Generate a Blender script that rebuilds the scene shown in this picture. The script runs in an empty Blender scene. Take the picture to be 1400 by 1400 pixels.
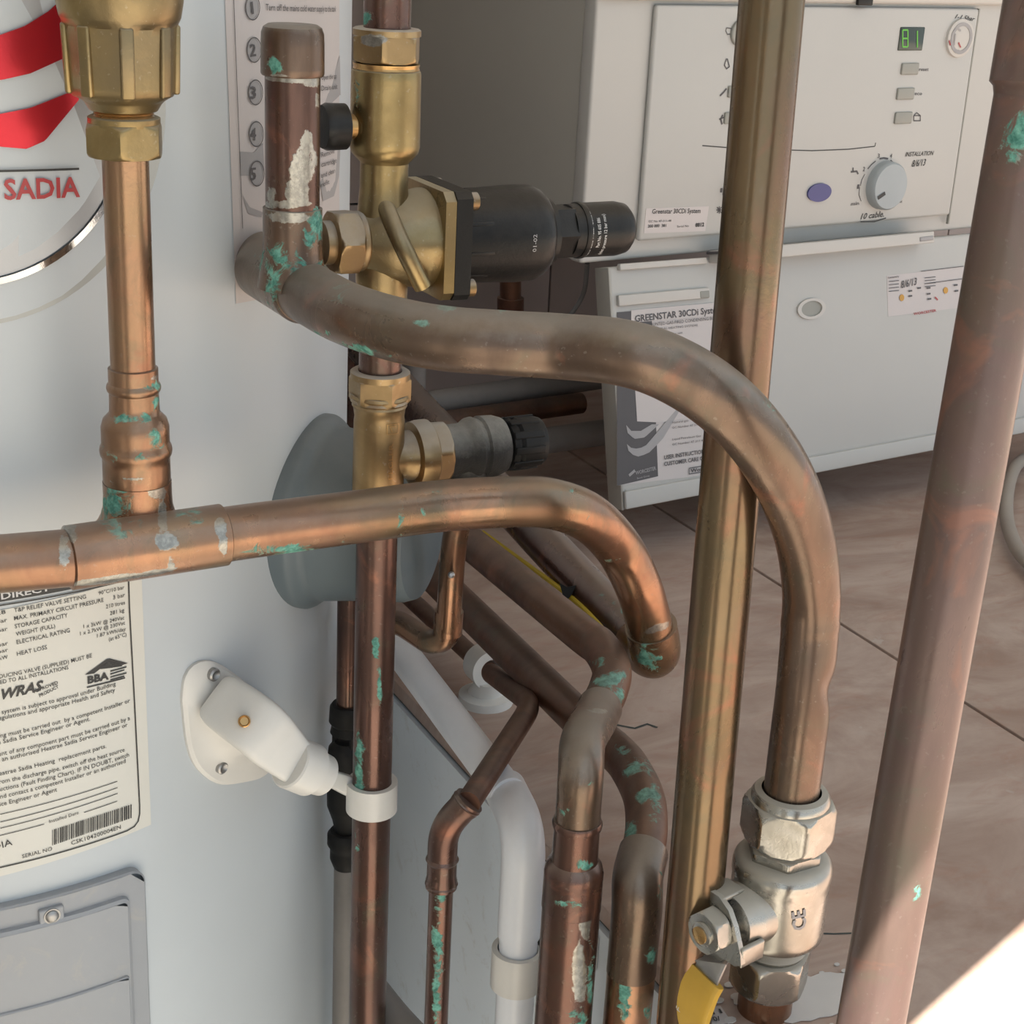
import bpy, bmesh, math, random
import numpy as np
from mathutils import Vector, noise
random.seed(7)
S = bpy.context.scene
# ------------------------------------------------------------------ camera
F = 2200.0
_up = np.array([300, -5800, -2200.]); _up /= np.linalg.norm(_up)
_Y = np.array([-1200, -880, 2200.]); _Y -= _Y.dot(_up)*_up; _Y /= np.linalg.norm(_Y)
_X = -np.cross(_up, _Y)
if _X[0] < 0: _X = -_X
M = np.array([_X, _Y, _up])
CAM = np.array([0, 0, 1.3])
cd = bpy.data.cameras.new('camera'); co = bpy.data.objects.new('camera', cd); S.collection.objects.link(co)
cd.sensor_width = 36; cd.lens = 36*F/1400; cd.clip_start = .02; cd.clip_end = 200
R_, U_, B_ = M @ np.array([1, 0, 0]), M @ np.array([0, -1, 0]), M @ np.array([0, 0, -1])
from mathutils import Matrix
co.matrix_world = Matrix(((R_[0], U_[0], B_[0], CAM[0]), (R_[1], U_[1], B_[1], CAM[1]), (R_[2], U_[2], B_[2], CAM[2]), (0, 0, 0, 1)))
S.camera = co
# ------------------------------------------------------------------ world, sun, exposure
W = bpy.data.worlds.new('sky'); S.world = W; W.use_nodes = True
bg = W.node_tree.nodes['Background']; bg.inputs[0].default_value = (.80, .91, 1, 1); bg.inputs[1].default_value = 1.0
S.view_settings.view_transform = 'Standard'; S.view_settings.look = 'None'
S.view_settings.exposure = 0.15; S.view_settings.gamma = 1; S.view_settings.use_curve_mapping = False
SUN = np.array([.25, .4, -3.35*(.4-.3724*.25)]); SUN /= np.linalg.norm(SUN)
sd = bpy.data.lights.new('sun', 'SUN'); sd.energy = 17.0; sd.angle = .004; sd.color = (1, .93, .82)
so = bpy.data.objects.new('sun', sd); S.collection.objects.link(so); so.location = (0, -3, 5)
so.rotation_euler = Vector(SUN).to_track_quat('-Z', 'Y').to_euler()

# ------------------------------------------------------------------ geometry from the photograph
def ray(px, py): return M @ np.array([(px-700)/F, (py-700)/F, 1.])
def P(px, py, d): return CAM + ray(px, py)*d
def pz(px, py, z):
    r = ray(px, py); return CAM + r*((z-CAM[2])/r[2])
def px_(px, py, x):
    r = ray(px, py); return CAM + r*((x-CAM[0])/r[0])
def proj(p):
    c = M.T @ (np.array(p)-CAM); return 700+F*c[0]/c[2], 700+F*c[1]/c[2], c[2]
def dep(p): return proj(p)[2]
def along(base, d, px=None, py=None):
    c0 = M.T @ (base-CAM); u = M.T @ np.array(d, float)
    if py is not None: k = (py-700)/F; t = (k*c0[2]-c0[1])/(u[1]-k*u[2])
    else: k = (px-700)/F; t = (k*c0[2]-c0[0])/(u[0]-k*u[2])
    return base + t*np.array(d, float)
def vz(base, py): return along(base, (0, 0, 1), py=py)

# ------------------------------------------------------------------ materials
def nt(name):
    m = bpy.data.materials.new(name); m.use_nodes = True; n = m.node_tree
    return m, n.nodes, n.links, n.nodes['Principled BSDF']
def nz(N, L, sc, det=4, rough=.6, dist=0, vec=None):
    t = N.new('ShaderNodeTexNoise'); t.inputs['Scale'].default_value = sc; t.inputs['Detail'].default_value = det
    t.inputs['Roughness'].default_value = rough; t.inputs['Distortion'].default_value = dist
    if vec is None:
        g = N.new('ShaderNodeNewGeometry'); vec = g.outputs['Position']
    L.new(vec, t.inputs['Vector']); return t.outputs['Fac']
def mr(N, L, v, a, b, c=0, d=1):
    t = N.new('ShaderNodeMapRange'); L.new(v, t.inputs[0])
    for i, x in enumerate((a, b, c, d)): t.inputs[i+1].default_value = x
    return t.outputs[0]
def mth(N, L, op, a, b=None):
    t = N.new('ShaderNodeMath'); t.operation = op
    for i, x in enumerate((a, b)):
        if x is None: continue
        if isinstance(x, (int, float)): t.inputs[i].default_value = x
        else: L.new(x, t.inputs[i])
    return t.outputs[0]
def mix(N, L, f, a, b):
    t = N.new('ShaderNodeMix'); t.data_type = 'RGBA'
    if isinstance(f, (int, float)): t.inputs[0].default_value = f
    else: L.new(f, t.inputs[0])
    for i, x in ((6, a), (7, b)):
        if isinstance(x, tuple): t.inputs[i].default_value = (*x[:3], 1)
        else: L.new(x, t.inputs[i])
    return t.outputs[2]
def bump(N, L, h, bs, strength=.2, dist=.001):
    b = N.new('ShaderNodeBump'); b.inputs['Strength'].default_value = strength; b.inputs['Distance'].default_value = dist
    L.new(h, b.inputs['Height']); L.new(b.outputs[0], bs.inputs['Normal'])

def metal(name, c1, c2, c3=None, rough=.38, dust=.5, met=.9, nsc=35, bmp=.12, dcol=(.36, .33, .29), streak=True, wash=.45):
    m, N, L, B = nt(name)
    if streak:
        g = N.new('ShaderNodeNewGeometry'); mp = N.new('ShaderNodeMapping'); mp.inputs['Scale'].default_value = (1, 1, .35)
        L.new(g.outputs['Position'], mp.inputs[0]); v = mp.outputs[0]
    else: v = None
    n1 = nz(N, L, nsc, 5, .6, .6, v)
    col = mix(N, L, mr(N, L, n1, .38, .62), c1, c2)
    if c3: col = mix(N, L, mr(N, L, nz(N, L, nsc*.35, 3, .5, 1.0), .5, .68, 0, .8), col, c3)
    ro = mr(N, L, n1, .3, .7, rough-.07, rough+.1)
    if streak:
        gw = mr(N, L, nz(N, L, 22, 6, .7, 1.4), .52, .72, 0, wash); col = mix(N, L, gw, col, (.115, .12, .085))
        pk = mr(N, L, nz(N, L, 30, 4, .6, .8), .58, .70, 0, .5); col = mix(N, L, pk, col, (.30, .13, .085))
    fine = nz(N, L, 260, 3, .7)
    # solder and verdigris masks baked on the mesh
    def mask(attr, k, w):
        a = N.new('ShaderNodeAttribute'); a.attribute_name = attr
        s = mth(N, L, 'ADD', a.outputs['Fac'], mth(N, L, 'MULTIPLY', mth(N, L, 'SUBTRACT', nz(N, L, 110, 5, .7, .8), .5), k))
        return mr(N, L, s, .46, .46+w)
    sm = mask('solder', .9, .06); vm = mask('verd', 2.1, .2)
    col = mix(N, L, sm, col, mix(N, L, mr(N, L, fine, .4, .6), (.40, .385, .345), (.27, .26, .235)))
    vc = mix(N, L, mr(N, L, fine, .35, .65), (.035, .15, .12), (.17, .42, .34))
    col = mix(N, L, vm, col, vc)
    g = N.new('ShaderNodeNewGeometry'); sp = N.new('ShaderNodeSeparateXYZ'); L.new(g.outputs['Normal'], sp.inputs[0])
    dm = mth(N, L, 'ADD', sp.outputs[2], mth(N, L, 'MULTIPLY', mth(N, L, 'SUBTRACT', nz(N, L, 60, 6, .7), .5), .7))
    dm = mr(N, L, dm, .25, .95, 0, dust)
    speck = mr(N, L, nz(N, L, 420, 2, .5), .66, .72, 0, .35)
    dm2 = mth(N, L, 'MAXIMUM', dm, mth(N, L, 'MULTIPLY', speck, dust))
    col = mix(N, L, dm2, col, dcol)
    L.new(col, B.inputs['Base Color'])
    mm = mth(N, L, 'MULTIPLY', mth(N, L, 'SUBTRACT', 1.0, vm), mth(N, L, 'SUBTRACT', 1.0, dm2))
    mm = mth(N, L, 'MULTIPLY', mm, met); L.new(mm, B.inputs['Metallic'])
    rr = mth(N, L, 'MAXIMUM', ro, mth(N, L, 'MAXIMUM', mth(N, L, 'MULTIPLY', vm, .85), mth(N, L, 'MULTIPLY', dm2, .9))); L.new(rr, B.inputs['Roughness'])
    h = mth(N, L, 'ADD', mth(N, L, 'MULTIPLY', fine, .4), mth(N, L, 'ADD', mth(N, L, 'MULTIPLY', vm, 1.0), mth(N, L, 'MULTIPLY', sm, .35)))
    bump(N, L, h, B, bmp*2.2, .0006)
    return m
def plastic(name, c, rough=.45, var=.12, sc=14, dust=0, dcol=(.4, .38, .34), dirt=None, bmp=.02, met=0, spec=.5):
    m, N, L, B = nt(name)
    n1 = nz(N, L, sc, 4, .6)
    col = mix(N, L, mr(N, L, n1, .35, .7), c, tuple(x*(1-var) for x in c))
    if dirt: col = mix(N, L, mr(N, L, nz(N, L, 45, 6, .75, .5), .57, .75, 0, .6), col, dirt)
    if dust:
        g = N.new('ShaderNodeNewGeometry'); sp = N.new('ShaderNodeSeparateXYZ'); L.new(g.outputs['Normal'], sp.inputs[0])
        dm = mr(N, L, mth(N, L, 'ADD', sp.outputs[2], mth(N, L, 'MULTIPLY', mth(N, L, 'SUBTRACT', nz(N, L, 90, 6, .7), .5), .9)), .1, 1, 0, dust)
        col = mix(N, L, dm, col, dcol)
    L.new(col, B.inputs['Base Color']); B.inputs['Roughness'].default_value = rough; B.inputs['Metallic'].default_value = met
    B.inputs['Specular IOR Level'].default_value = spec
    bump(N, L, nz(N, L, 300, 3, .7), B, bmp*5, .0005)
    return m
MT = {}
MT['cu_brown'] = metal('copper brown tarnish', (.175, .120, .088), (.125, .086, .065), (.165, .118, .082), .28, .62, met=.68)
MT['cu_orange'] = metal('copper orange', (.37, .205, .125), (.28, .155, .10), (.23, .17, .10), .27, .4, wash=.6)
MT['cu_mid'] = metal('copper mid tarnish', (.36, .21, .13), (.27, .165, .105), (.27, .19, .11), .28, .3)
MT['cu_olive'] = metal('copper olive', (.205, .145, .085), (.165, .12, .07), (.22, .115, .085), .24, .25, met=.8)
MT['cu_red'] = metal('copper red brown', (.145, .082, .066), (.10, .06, .05), (.165, .085, .062), .27, .35, met=.75)
MT['cu_purple'] = metal('copper violet brown', (.165, .108, .096), (.13, .086, .078), (.14, .10, .078), .32, .3, met=.3)
MT['cu_dark'] = metal('copper dark floor pipe', (.20, .105, .07), (.13, .068, .05), (.22, .115, .07), .48, .25)
MT['brass'] = metal('cast brass', (.33, .245, .115), (.265, .195, .09), (.21, .165, .10), .33, .75, bmp=.25, dcol=(.42, .37, .27), streak=False)
MT['brass_bright'] = metal('bright brass', (.55, .34, .14), (.42, .26, .11), None, .30, .3, dcol=(.42, .37, .27), streak=False)
MT['brass_dull'] = metal('dusty brass', (.37, .26, .135), (.29, .20, .10), (.25, .17, .10), .36, .95, dcol=(.47, .42, .36), streak=False)
MT['nickel'] = metal('nickel plate', (.47, .46, .43), (.37, .36, .33), (.33, .31, .26), .26, .85, dcol=(.45, .42, .36), met=.95, streak=False)
MT['steel'] = metal('steel screw', (.45, .44, .43), (.3, .3, .3), None, .35, .3, streak=False)
MT['iron'] = plastic('dark grey casting', (.035, .034, .033), .6, .4, 90, dust=.7, bmp=.3, spec=.25)
MT['black'] = plastic('black plastic', (.012, .012, .012), .36, .3, 30, dust=.22, dcol=(.16, .14, .12), bmp=.06, spec=.3)
MT['black_matt'] = plastic('matt black plastic', (.010, .010, .010), .5, .3, 30, dust=.1, dcol=(.15, .13, .12), spec=.25)
MT['white_metal'] = plastic('white painted steel', (.54, .58, .61), .36, .05, 5, dirt=None)
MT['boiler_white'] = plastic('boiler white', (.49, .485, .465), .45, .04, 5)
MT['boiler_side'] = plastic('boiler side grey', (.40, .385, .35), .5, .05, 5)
MT['boiler_trim'] = plastic('boiler cream trim', (.54, .52, .49), .45, .04, 9)
MT['white_plastic'] = plastic('white plastic', (.70, .69, .66), .3, .06, 20, dust=.25, dcol=(.5, .46, .40))
MT['white_pipe'] = plastic('white pipe plastic', (.80, .83, .88), .28, .05, 20, dust=.15, dcol=(.42, .36, .30))
MT['grey_plastic'] = plastic('grey plastic', (.125, .16, .18), .45, .08, 18, dust=.25, dcol=(.35, .33, .3))
MT['box_grey'] = plastic('terminal cover grey', (.33, .345, .37), .42, .08, 12, dirt=(.42, .39, .35))
MT['sheet'] = plastic('label paper', (.66, .65, .60), .35, .03, 6)
MT['sheet2'] = plastic('pinkish label', (.56, .52, .51), .4, .03, 6)
MT['silver'] = plastic('silver badge', (.46, .47, .49), .34, .12, 8, met=.35)
MT['badge'] = plastic('grey badge rim', (.42, .43, .42), .4, .1, 8, met=.2)
MT['red_foil'] = plastic('red foil', (.60, .03, .045), .25, .15, 12, met=.6)
MT['red_ink'] = plastic('red ink', (.42, .05, .055), .4)
MT['chrome'] = plastic('chrome trim', (.7, .7, .72), .12, .5, 40, met=1)
MT['ink'] = plastic('black ink', (.035, .035, .035), .5)
MT['ink_grey'] = plastic('grey ink', (.085, .08, .085), .5)
MT['ink_light'] = plastic('light grey ink', (.36, .35, .355), .5)
MT['ink_white'] = plastic('white ink', (.62, .62, .62), .5)
MT['knob'] = plastic('knob blue grey', (.38, .42, .44), .4)
MT['button'] = plastic('button grey', (.31, .31, .28), .45)
MT['blue'] = plastic('blue badge', (.07, .07, .22), .35)
MT['lcd'] = plastic('display glass', (.045, .06, .05), .15)
MT['yellow'] = plastic('yellow sleeve', (.62, .38, .055), .42, .15, 30)
MT['yellow_cord'] = plastic('yellow cord', (.50, .36, .03), .5)
MT['hose'] = plastic('beige hose', (.36, .32, .28), .5)
MT['grey_pipe'] = plastic('dusty grey pipe', (.23, .215, .205), .5, .2, 25, dust=.5, dcol=(.3, .27, .25))
MT['wall'] = plastic('wall plaster', (.30, .27, .25), .8, .15, 4)
MT['room'] = plastic('painted wall', (.70, .69, .66), .8, .1, 3)
MT['riser'] = plastic('white riser paint', (.76, .82, .88), .45, .06, 6, dirt=(.50, .48, .46))
MT['grout'] = plastic('dark joint', (.07, .08, .075), .9)
MT['paint'] = plastic('splashed white paint', (.62, .6, .58), .6)
MT['orange_dot'] = plastic('orange print', (.6, .32, .06), .5)
def make_tile():
    m, N, L, B = nt('marbled tile')
    g = N.new('ShaderNodeNewGeometry'); mp = N.new('ShaderNodeMapping'); mp.inputs['Scale'].default_value = (1, 2.2, 1); mp.inputs['Rotation'].default_value = (0, 0, .5)
    L.new(g.outputs['Position'], mp.inputs[0])
    n1 = nz(N, L, 5, 6, .6, 1.8, mp.outputs[0]); n2 = nz(N, L, 16, 6, .65, 1.2, mp.outputs[0])
    c = mix(N, L, mr(N, L, n1, .35, .68), (.33, .23, .185), (.50, .40, .345))
    c = mix(N, L, mr(N, L, n2, .52, .72, 0, .5), c, (.38, .21, .15))
    c = mix(N, L, mr(N, L, nz(N, L, 9, 5, .7, 1.5), .60, .78, 0, .5), c, (.46, .43, .39))
    c = mix(N, L, mr(N, L, nz(N, L, 26, 3, .6, .5), .70, .74, 0, .6), c, (.50, .46, .43))
    L.new(c, B.inputs['Base Color']); L.new(mr(N, L, n2, .3, .7, .42, .62), B.inputs['Roughness'])
    bump(N, L, nz(N, L, 200, 4, .7), B, .15, .0005)
    return m
MT['tile'] = make_tile()
MT['paving'] = plastic('pale concrete paving', (.42, .38, .33), .8, .2, 3)
MT['walltile'] = plastic('pinkish wall tile', (.50, .42, .39), .5, .15, 6)

# ------------------------------------------------------------------ mesh helpers
class MB:
    def __init__(s): s.v = []; s.f = []
    def add(s, v, f):
        o = len(s.v); s.v += [tuple(map(float, p)) for p in v]; s.f += [tuple(i+o for i in q) for q in f]; return s
def frame(t):
    t = np.array(t, float); t /= np.linalg.norm(t)
    a = np.array([0, 0, 1.]) if abs(t[2]) < .9 else np.array([1., 0, 0])
    n = np.cross(a, t); n /= np.linalg.norm(n); return n, np.cross(t, n)
def loft(mb, rings, cap=True):
    n = len(rings[0]); v = [p for r in rings for p in r]; f = []
    for i in range(len(rings)-1):
        for j in range(n):
            k = (j+1) % n; f.append((i*n+j, i*n+k, (i+1)*n+k, (i+1)*n+j))
    if cap: f.append(tuple(range(n-1, -1, -1))); f.append(tuple((len(rings)-1)*n+j for j in range(n)))
    return mb.add(v, f)
def catmull(pts, step=.0024):
    p = [np.array(q, float) for q in pts]; p = [2*p[0]-p[1]]+p+[2*p[-1]-p[-2]]; out = []
    for i in range(1, len(p)-2):
        n = max(1, int(np.linalg.norm(p[i+1][:3]-p[i][:3])/step))
        for k in range(n):
            t = k/n
            a, b, c, d = p[i-1], p[i], p[i+1], p[i+2]
            out.append(.5*((2*b)+(-a+c)*t+(2*a-5*b+4*c-d)*t*t+(-a+3*b-3*c+d)*t**3))
    out.append(p[-2]); return out
def fillet(pts, rb, n=10):
    p = [np.array(q, float) for q in pts]; out = [p[0]]
    for i in range(1, len(p)-1):
        r = rb if not isinstance(rb, (list, tuple)) else rb[i-1]
        a = p[i-1]-p[i]; b = p[i+1]-p[i]; la, lb = np.linalg.norm(a), np.linalg.norm(b); a /= la; b /= lb
        r = min(r, la*.49, lb*.49); s, e = p[i]+a*r, p[i]+b*r
        for k in range(n+1):
            t = k/n; out.append((1-t)**2*s+2*t*(1-t)*p[i]+t*t*e)
    out.append(p[-1]); return out
def tube(mb, path, r, seg=36, cap=True):
    seg = int(seg*1.6) if seg >= 36 else seg
    path = [np.array(q[:3], float) for q in path]; rr = r if hasattr(r, '__len__') else [r]*len(path)
    T = []
    for i in range(len(path)):
        t = path[min(i+1, len(path)-1)]-path[max(i-1, 0)]; T.append(t/np.linalg.norm(t))
    n, b = frame(T[0]); rings = []
    for i, p in enumerate(path):
        n = n-T[i]*n.dot(T[i]); n /= np.linalg.norm(n); b = np.cross(T[i], n)
        rings.append([p+rr[i]*(math.cos(a)*n+math.sin(a)*b) for a in [2*math.pi*k/seg for k in range(seg)]])
    return loft(mb, rings, cap)
def dense(path, step=.0022):
    out = [np.array(path[0], float)]
    for a, b in zip(path, path[1:]):
        a = np.array(a, float); b = np.array(b, float); n = max(1, int(np.linalg.norm((b-a)[:3])/step))
        out += [a+(b-a)*k/n for k in range(1, n+1)]
    return out
def lathe(mb, rows, axis, seg=60, poly=None, rot=0, cap=True, up=None, fine=True):
    """rows: (center, r[, apothem])"""
    n, b = frame(axis) if up is None else (lambda t, u: (np.cross(u, t)/np.linalg.norm(np.cross(u, t)), np.cross(t, np.cross(u, t)/np.linalg.norm(np.cross(u, t)))))(np.array(axis, float)/np.linalg.norm(axis), np.array(up, float))
    rings = []; R2 = [rows[0]]
    for p_, q_ in zip(rows, rows[1:]):
        p0_, q0_ = np.array(p_[0], float), np.array(q_[0], float); n_ = max(1, int((np.linalg.norm(q0_-p0_)+abs(q_[1]-p_[1])*.3)/.0025)) if fine and len(p_) == len(q_) else 1
        for k in range(1, n_+1): R2.append((p0_+(q0_-p0_)*k/n_,)+tuple(p_[i]+(q_[i]-p_[i])*k/n_ for i in range(1, len(p_))) if n_ > 1 else q_)
    for row in R2:
        c, r = np.array(row[0], float), row[1]; ap = row[2] if len(row) > 2 else None; ring = []
        for k in range(seg):
            a = 2*math.pi*k/seg; q = r
            if ap:
                s = 2*math.pi/poly; m = ((a+rot) % s)-s/2; q = min(r, ap/math.cos(m))
            ring.append(c+q*(math.cos(a)*n+math.sin(a)*b))
        rings.append(ring)
    return loft(mb, rings, cap)
def hexnut(mb, c0, c1, R, poly=6, rot=0, seg=72, cham=.14, up=None):
    c0 = np.array(c0, float); c1 = np.array(c1, float); ap = R*math.cos(math.pi/poly)*1.0
    d_ = c1-c0; rows = [(c0, ap*.95, ap)]+[(c0+d_*cham*t, ap*1.0+(R-ap)*t**.8, ap) for t in (.1, .4, .7, 1)]+[(c1-d_*cham*t, ap*1.0+(R-ap)*t**.8, ap) for t in (1, .7, .4, .1)]+[(c1, ap*.95, ap)]
    return lathe(mb, rows, c1-c0, seg, poly, rot, up=up)
def box(mb, o, ex, ey, ez, bev=0):
    """o corner; ex,ey,ez full edge vectors"""
    o = np.array(o, float); ex, ey, ez = (np.array(q, float) for q in (ex, ey, ez))
    if bev <= 0:
        v = [o+a*ex+b*ey+c*ez for c in (0, 1) for b in (0, 1) for a in (0, 1)]
        return mb.add(v, [(0, 2, 3, 1), (4, 5, 7, 6), (0, 1, 5, 4), (2, 6, 7, 3), (0, 4, 6, 2), (1, 3, 7, 5)])
    lx, ly, lz = (np.linalg.norm(q) for q in (ex, ey, ez)); bev = min(bev, lx*.45, ly*.45, lz*.45)
    bm = bmesh.new(); bmesh.ops.create_cube(bm, size=1)
    ux, uy, uz = ex/lx, ey/ly, ez/lz
    for v in bm.verts:
        v.co = Vector(((v.co.x+.5)*lx, (v.co.y+.5)*ly, (v.co.z+.5)*lz))
    bmesh.ops.bevel(bm, geom=bm.edges[:], offset=bev, segments=3, profile=.5, affect='EDGES')
    bm.verts.index_update()
    v = [o+p.co.x*ux+p.co.y*uy+p.co.z*uz for p in bm.verts]; f = [tuple(q.index for q in fc.verts) for fc in bm.faces]; bm.free()
    return mb.add(v, f)
def slab(mb, poly, dirv):
    """extrude polygon (list of 3d) along dirv"""
    n = len(poly); d = np.array(dirv, float); a = [np.array(p, float) for p in poly]; v = a+[p+d for p in a]
    f = [tuple(range(n-1, -1, -1)), tuple(range(n, 2*n))]+[(i, (i+1) % n, (i+1) % n+n, i+n) for i in range(n)]
    return mb.add(v, f)
def ellip(mb, c, rx, ry, rz, A=None, nu=24, nv=14):
    A = np.eye(3) if A is None else A; rings = []
    for i in range(1, nv):
        t = math.pi*i/nv
        rings.append([np.array(c)+A.T@np.array([rx*math.sin(t)*math.cos(2*math.pi*j/nu), ry*math.sin(t)*math.sin(2*math.pi*j/nu), -rz*math.cos(t)]) for j in range(nu)])
    return loft(mb, rings)

SPOTS = []   # (kind, px, py, rx, ry, strength): stains baked on the mesh where the photograph shows them
def mesh_obj(name, mb, mat, loc=(0, 0, 0), spots=None, angle=35):
    me = bpy.data.meshes.new(name); L0 = np.array(loc, float)
    V = np.array(mb.v)-L0
    me.from_pydata([tuple(q) for q in V], [], mb.f); me.update()
    bm = bmesh.new(); bm.from_mesh(me)
    if not getattr(mb, 'flat', False): bmesh.ops.recalc_face_normals(bm, faces=bm.faces)
    bm.to_mesh(me); bm.free()
    me.polygons.foreach_set('use_smooth', [True]*len(me.polygons)); me.set_sharp_from_angle(angle=math.radians(angle))
    me.materials.append(MT[mat])
    if spots:
        n = len(me.vertices); nor = np.zeros(n*3); me.vertices.foreach_get('normal', nor); nor = nor.reshape(-1, 3)
        Wv = V+L0; C = (Wv-CAM) @ M; X = 700+F*C[:, 0]/C[:, 2]; Yp = 700+F*C[:, 1]/C[:, 2]
        facing = ((CAM-Wv)*nor).sum(1) > -.02
        for kind in ('verd', 'solder'):
            val = np.zeros(n)
            for s in spots:
                if s[0] != kind: continue
                ang = math.radians(s[6]) if len(s) > 6 else 0
                dx, dy = X-s[1], Yp-s[2]; a = dx*math.cos(ang)+dy*math.sin(ang); b = -dx*math.sin(ang)+dy*math.cos(ang)
                d = (a/s[3])**2+(b/s[4])**2
                val = np.maximum(val, np.where(facing, s[5]*np.exp(-d*.7), 0))
            at = me.attributes.new(kind, 'FLOAT', 'POINT'); at.data.foreach_set('value', val)
    o = bpy.data.objects.new(name, me); S.collection.objects.link(o); o.location = loc; return o
def thing(name, label, cat, loc, group=None):
    o = bpy.data.objects.new(name, None); S.collection.objects.link(o); o.location = tuple(map(float, loc)); o.empty_display_size = .01
    o['label'] = label; o['category'] = cat
    if group: o['group'] = group
    return o
def part(name, mb, mat, parent, label=None, spots=None, angle=35):
    # world position of the (unrotated) parent chain
    loc = np.zeros(3); q = parent
    while q is not None: loc += np.array(q.location); q = q.parent
    o = mesh_obj(name, mb, mat, tuple(loc), spots, angle); o.location = (0, 0, 0); o.parent = parent
    if label: o['label'] = label
    if name in ('lettering', 'panel_print', 'handwriting'): o['kind'] = 'stuff'
    return o
def single(name, mb, mat, label, cat, loc=None, spots=None, group=None, angle=35):
    if loc is None: loc = np.array(mb.v).mean(0)
    o = mesh_obj(name, mb, mat, tuple(loc), spots, angle); o['label'] = label; o['category'] = cat
    if group: o['group'] = group
    return o
def struct(name, mb, mat, parent=None):
    if parent is None:
        o = mesh_obj(name, mb, mat); o['kind'] = 'structure'
    else: o = part(name, mb, mat, parent)
    return o

# ------------------------------------------------------------------ surfaces that carry print
class Cyl:
    def __init__(s, c, R): s.c = np.array(c, float); s.R = R
    def hit(s, px, py):
        r = ray(px, py); A = r[0]**2+r[1]**2; B = -2*(r[:2]@s.c); Cc = s.c@s.c-s.R*s.R
        disc = max(B*B-4*A*Cc, 0); t = (-B-math.sqrt(disc))/2/A; p = CAM+r*t
        return np.array([math.atan2(p[1]-s.c[1], p[0]-s.c[0])*s.R, p[2]])
    def pt(s, u, v, off=0):
        th = u/s.R; return np.array([s.c[0]+(s.R+off)*math.cos(th), s.c[1]+(s.R+off)*math.sin(th), v])
    def nrm(s, u): return np.array([math.cos(u/s.R), math.sin(u/s.R), 0])
class Plane:
    def __init__(s, O, eu, ev):
        s.O = np.array(O, float); s.eu = np.array(eu, float); s.ev = np.array(ev, float); s.eu /= np.linalg.norm(s.eu); s.ev /= np.linalg.norm(s.ev)
        s.n = np.cross(s.eu, s.ev); s.n /= np.linalg.norm(s.n)
        if s.n.dot(CAM-s.O) < 0: s.n = -s.n
    def hit(s, px, py):
        r = ray(px, py); t = s.n.dot(s.O-CAM)/s.n.dot(r); p = CAM+r*t-s.O; return np.array([p@s.eu, p@s.ev])
    def pt(s, u, v, off=0): return s.O+s.eu*u+s.ev*v+s.n*off
_tc = {}
def text_geo(txt, bold=0, shear=0):
    k = (txt, bold, shear)
    if k in _tc: return _tc[k]
    cu = bpy.data.curves.new('t', 'FONT'); cu.body = txt; cu.size = 1; cu.offset = bold; cu.resolution_u = 2; cu.shear = shear
    ob = bpy.data.objects.new('t', cu); S.collection.objects.link(ob)
    bpy.context.view_layer.update(); dg = bpy.context.evaluated_depsgraph_get()
    me = bpy.data.meshes.new_from_object(ob.evaluated_get(dg))
    v = [(p.co.x, p.co.y) for p in me.vertices]; f = [tuple(q.vertices) for q in me.polygons]
    bpy.data.objects.remove(ob); bpy.data.meshes.remove(me); bpy.data.curves.remove(cu)
    _tc[k] = (np.array(v), f); return _tc[k]
def text_on(mb, sf, txt, a, b, h, bold=0., off=.0007, shear=0):
    """a,b: baseline start/end in photo px, h: cap height in px"""
    v, f = text_geo(txt, bold, shear)
    A, B = sf.hit(*a), sf.hit(*b); m = ((a[0]+b[0])/2, (a[1]+b[1])/2)
    H = np.linalg.norm(sf.hit(m[0], m[1]-h)-sf.hit(*m)); x0, x1 = v[:, 0].min(), v[:, 0].max()
    e = B-A; w = np.linalg.norm(e); e /= w; n = np.array([-e[1], e[0]])
    if n[1] < -.2: n = -n
    out = []
    for x, y in v:
        q = A+e*((x-x0)/(x1-x0)*w)+n*(y/.72*H); out.append(sf.pt(q[0], q[1], off))
    mb.add(out, f); mb.flat = True
def strip(mb, sf, top, bot, off=.0005, n=14):
    """filled band between two photo polylines"""
    def res(pl):
        pl = [sf.hit(*p) for p in pl]; L = [0]
        for p, q in zip(pl, pl[1:]): L.append(L[-1]+np.linalg.norm(q-p))
        out = []
        for k in range(n+1):
            t = L[-1]*k/n
            for i in range(len(pl)-1):
                if t <= L[i+1]+1e-9: out.append(pl[i]+(pl[i+1]-pl[i])*((t-L[i])/(L[i+1]-L[i]+1e-12))); break
            else: out.append(pl[-1])
        return out
    a, b = res(top), res(bot); v = [sf.pt(*q, off) for q in a]+[sf.pt(*q, off) for q in b]
    mb.add(v, [(i, i+1, n+2+i, n+1+i) for i in range(n)]); mb.flat = True
def line_on(mb, sf, pts, w, off=.0006, n=12):
    """thin printed line through photo points, width in px"""
    q = [sf.hit(*p) for p in pts]; W2 = np.linalg.norm(sf.hit(pts[0][0], pts[0][1]+w)-q[0])/2
    p = dense(q, np.linalg.norm(q[-1]-q[0])/n+1e-4); v = []; f = []
    for i, c in enumerate(p):
        t = p[min(i+1, len(p)-1)]-p[max(i-1, 0)]; t = t/(np.linalg.norm(t)+1e-12); m = np.array([-t[1], t[0]])*W2
        v += [sf.pt(*(c+m), off), sf.pt(*(c-m), off)]
        if i: f.append((2*i-2, 2*i, 2*i+1, 2*i-1))
    mb.add(v, f); mb.flat = True
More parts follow.
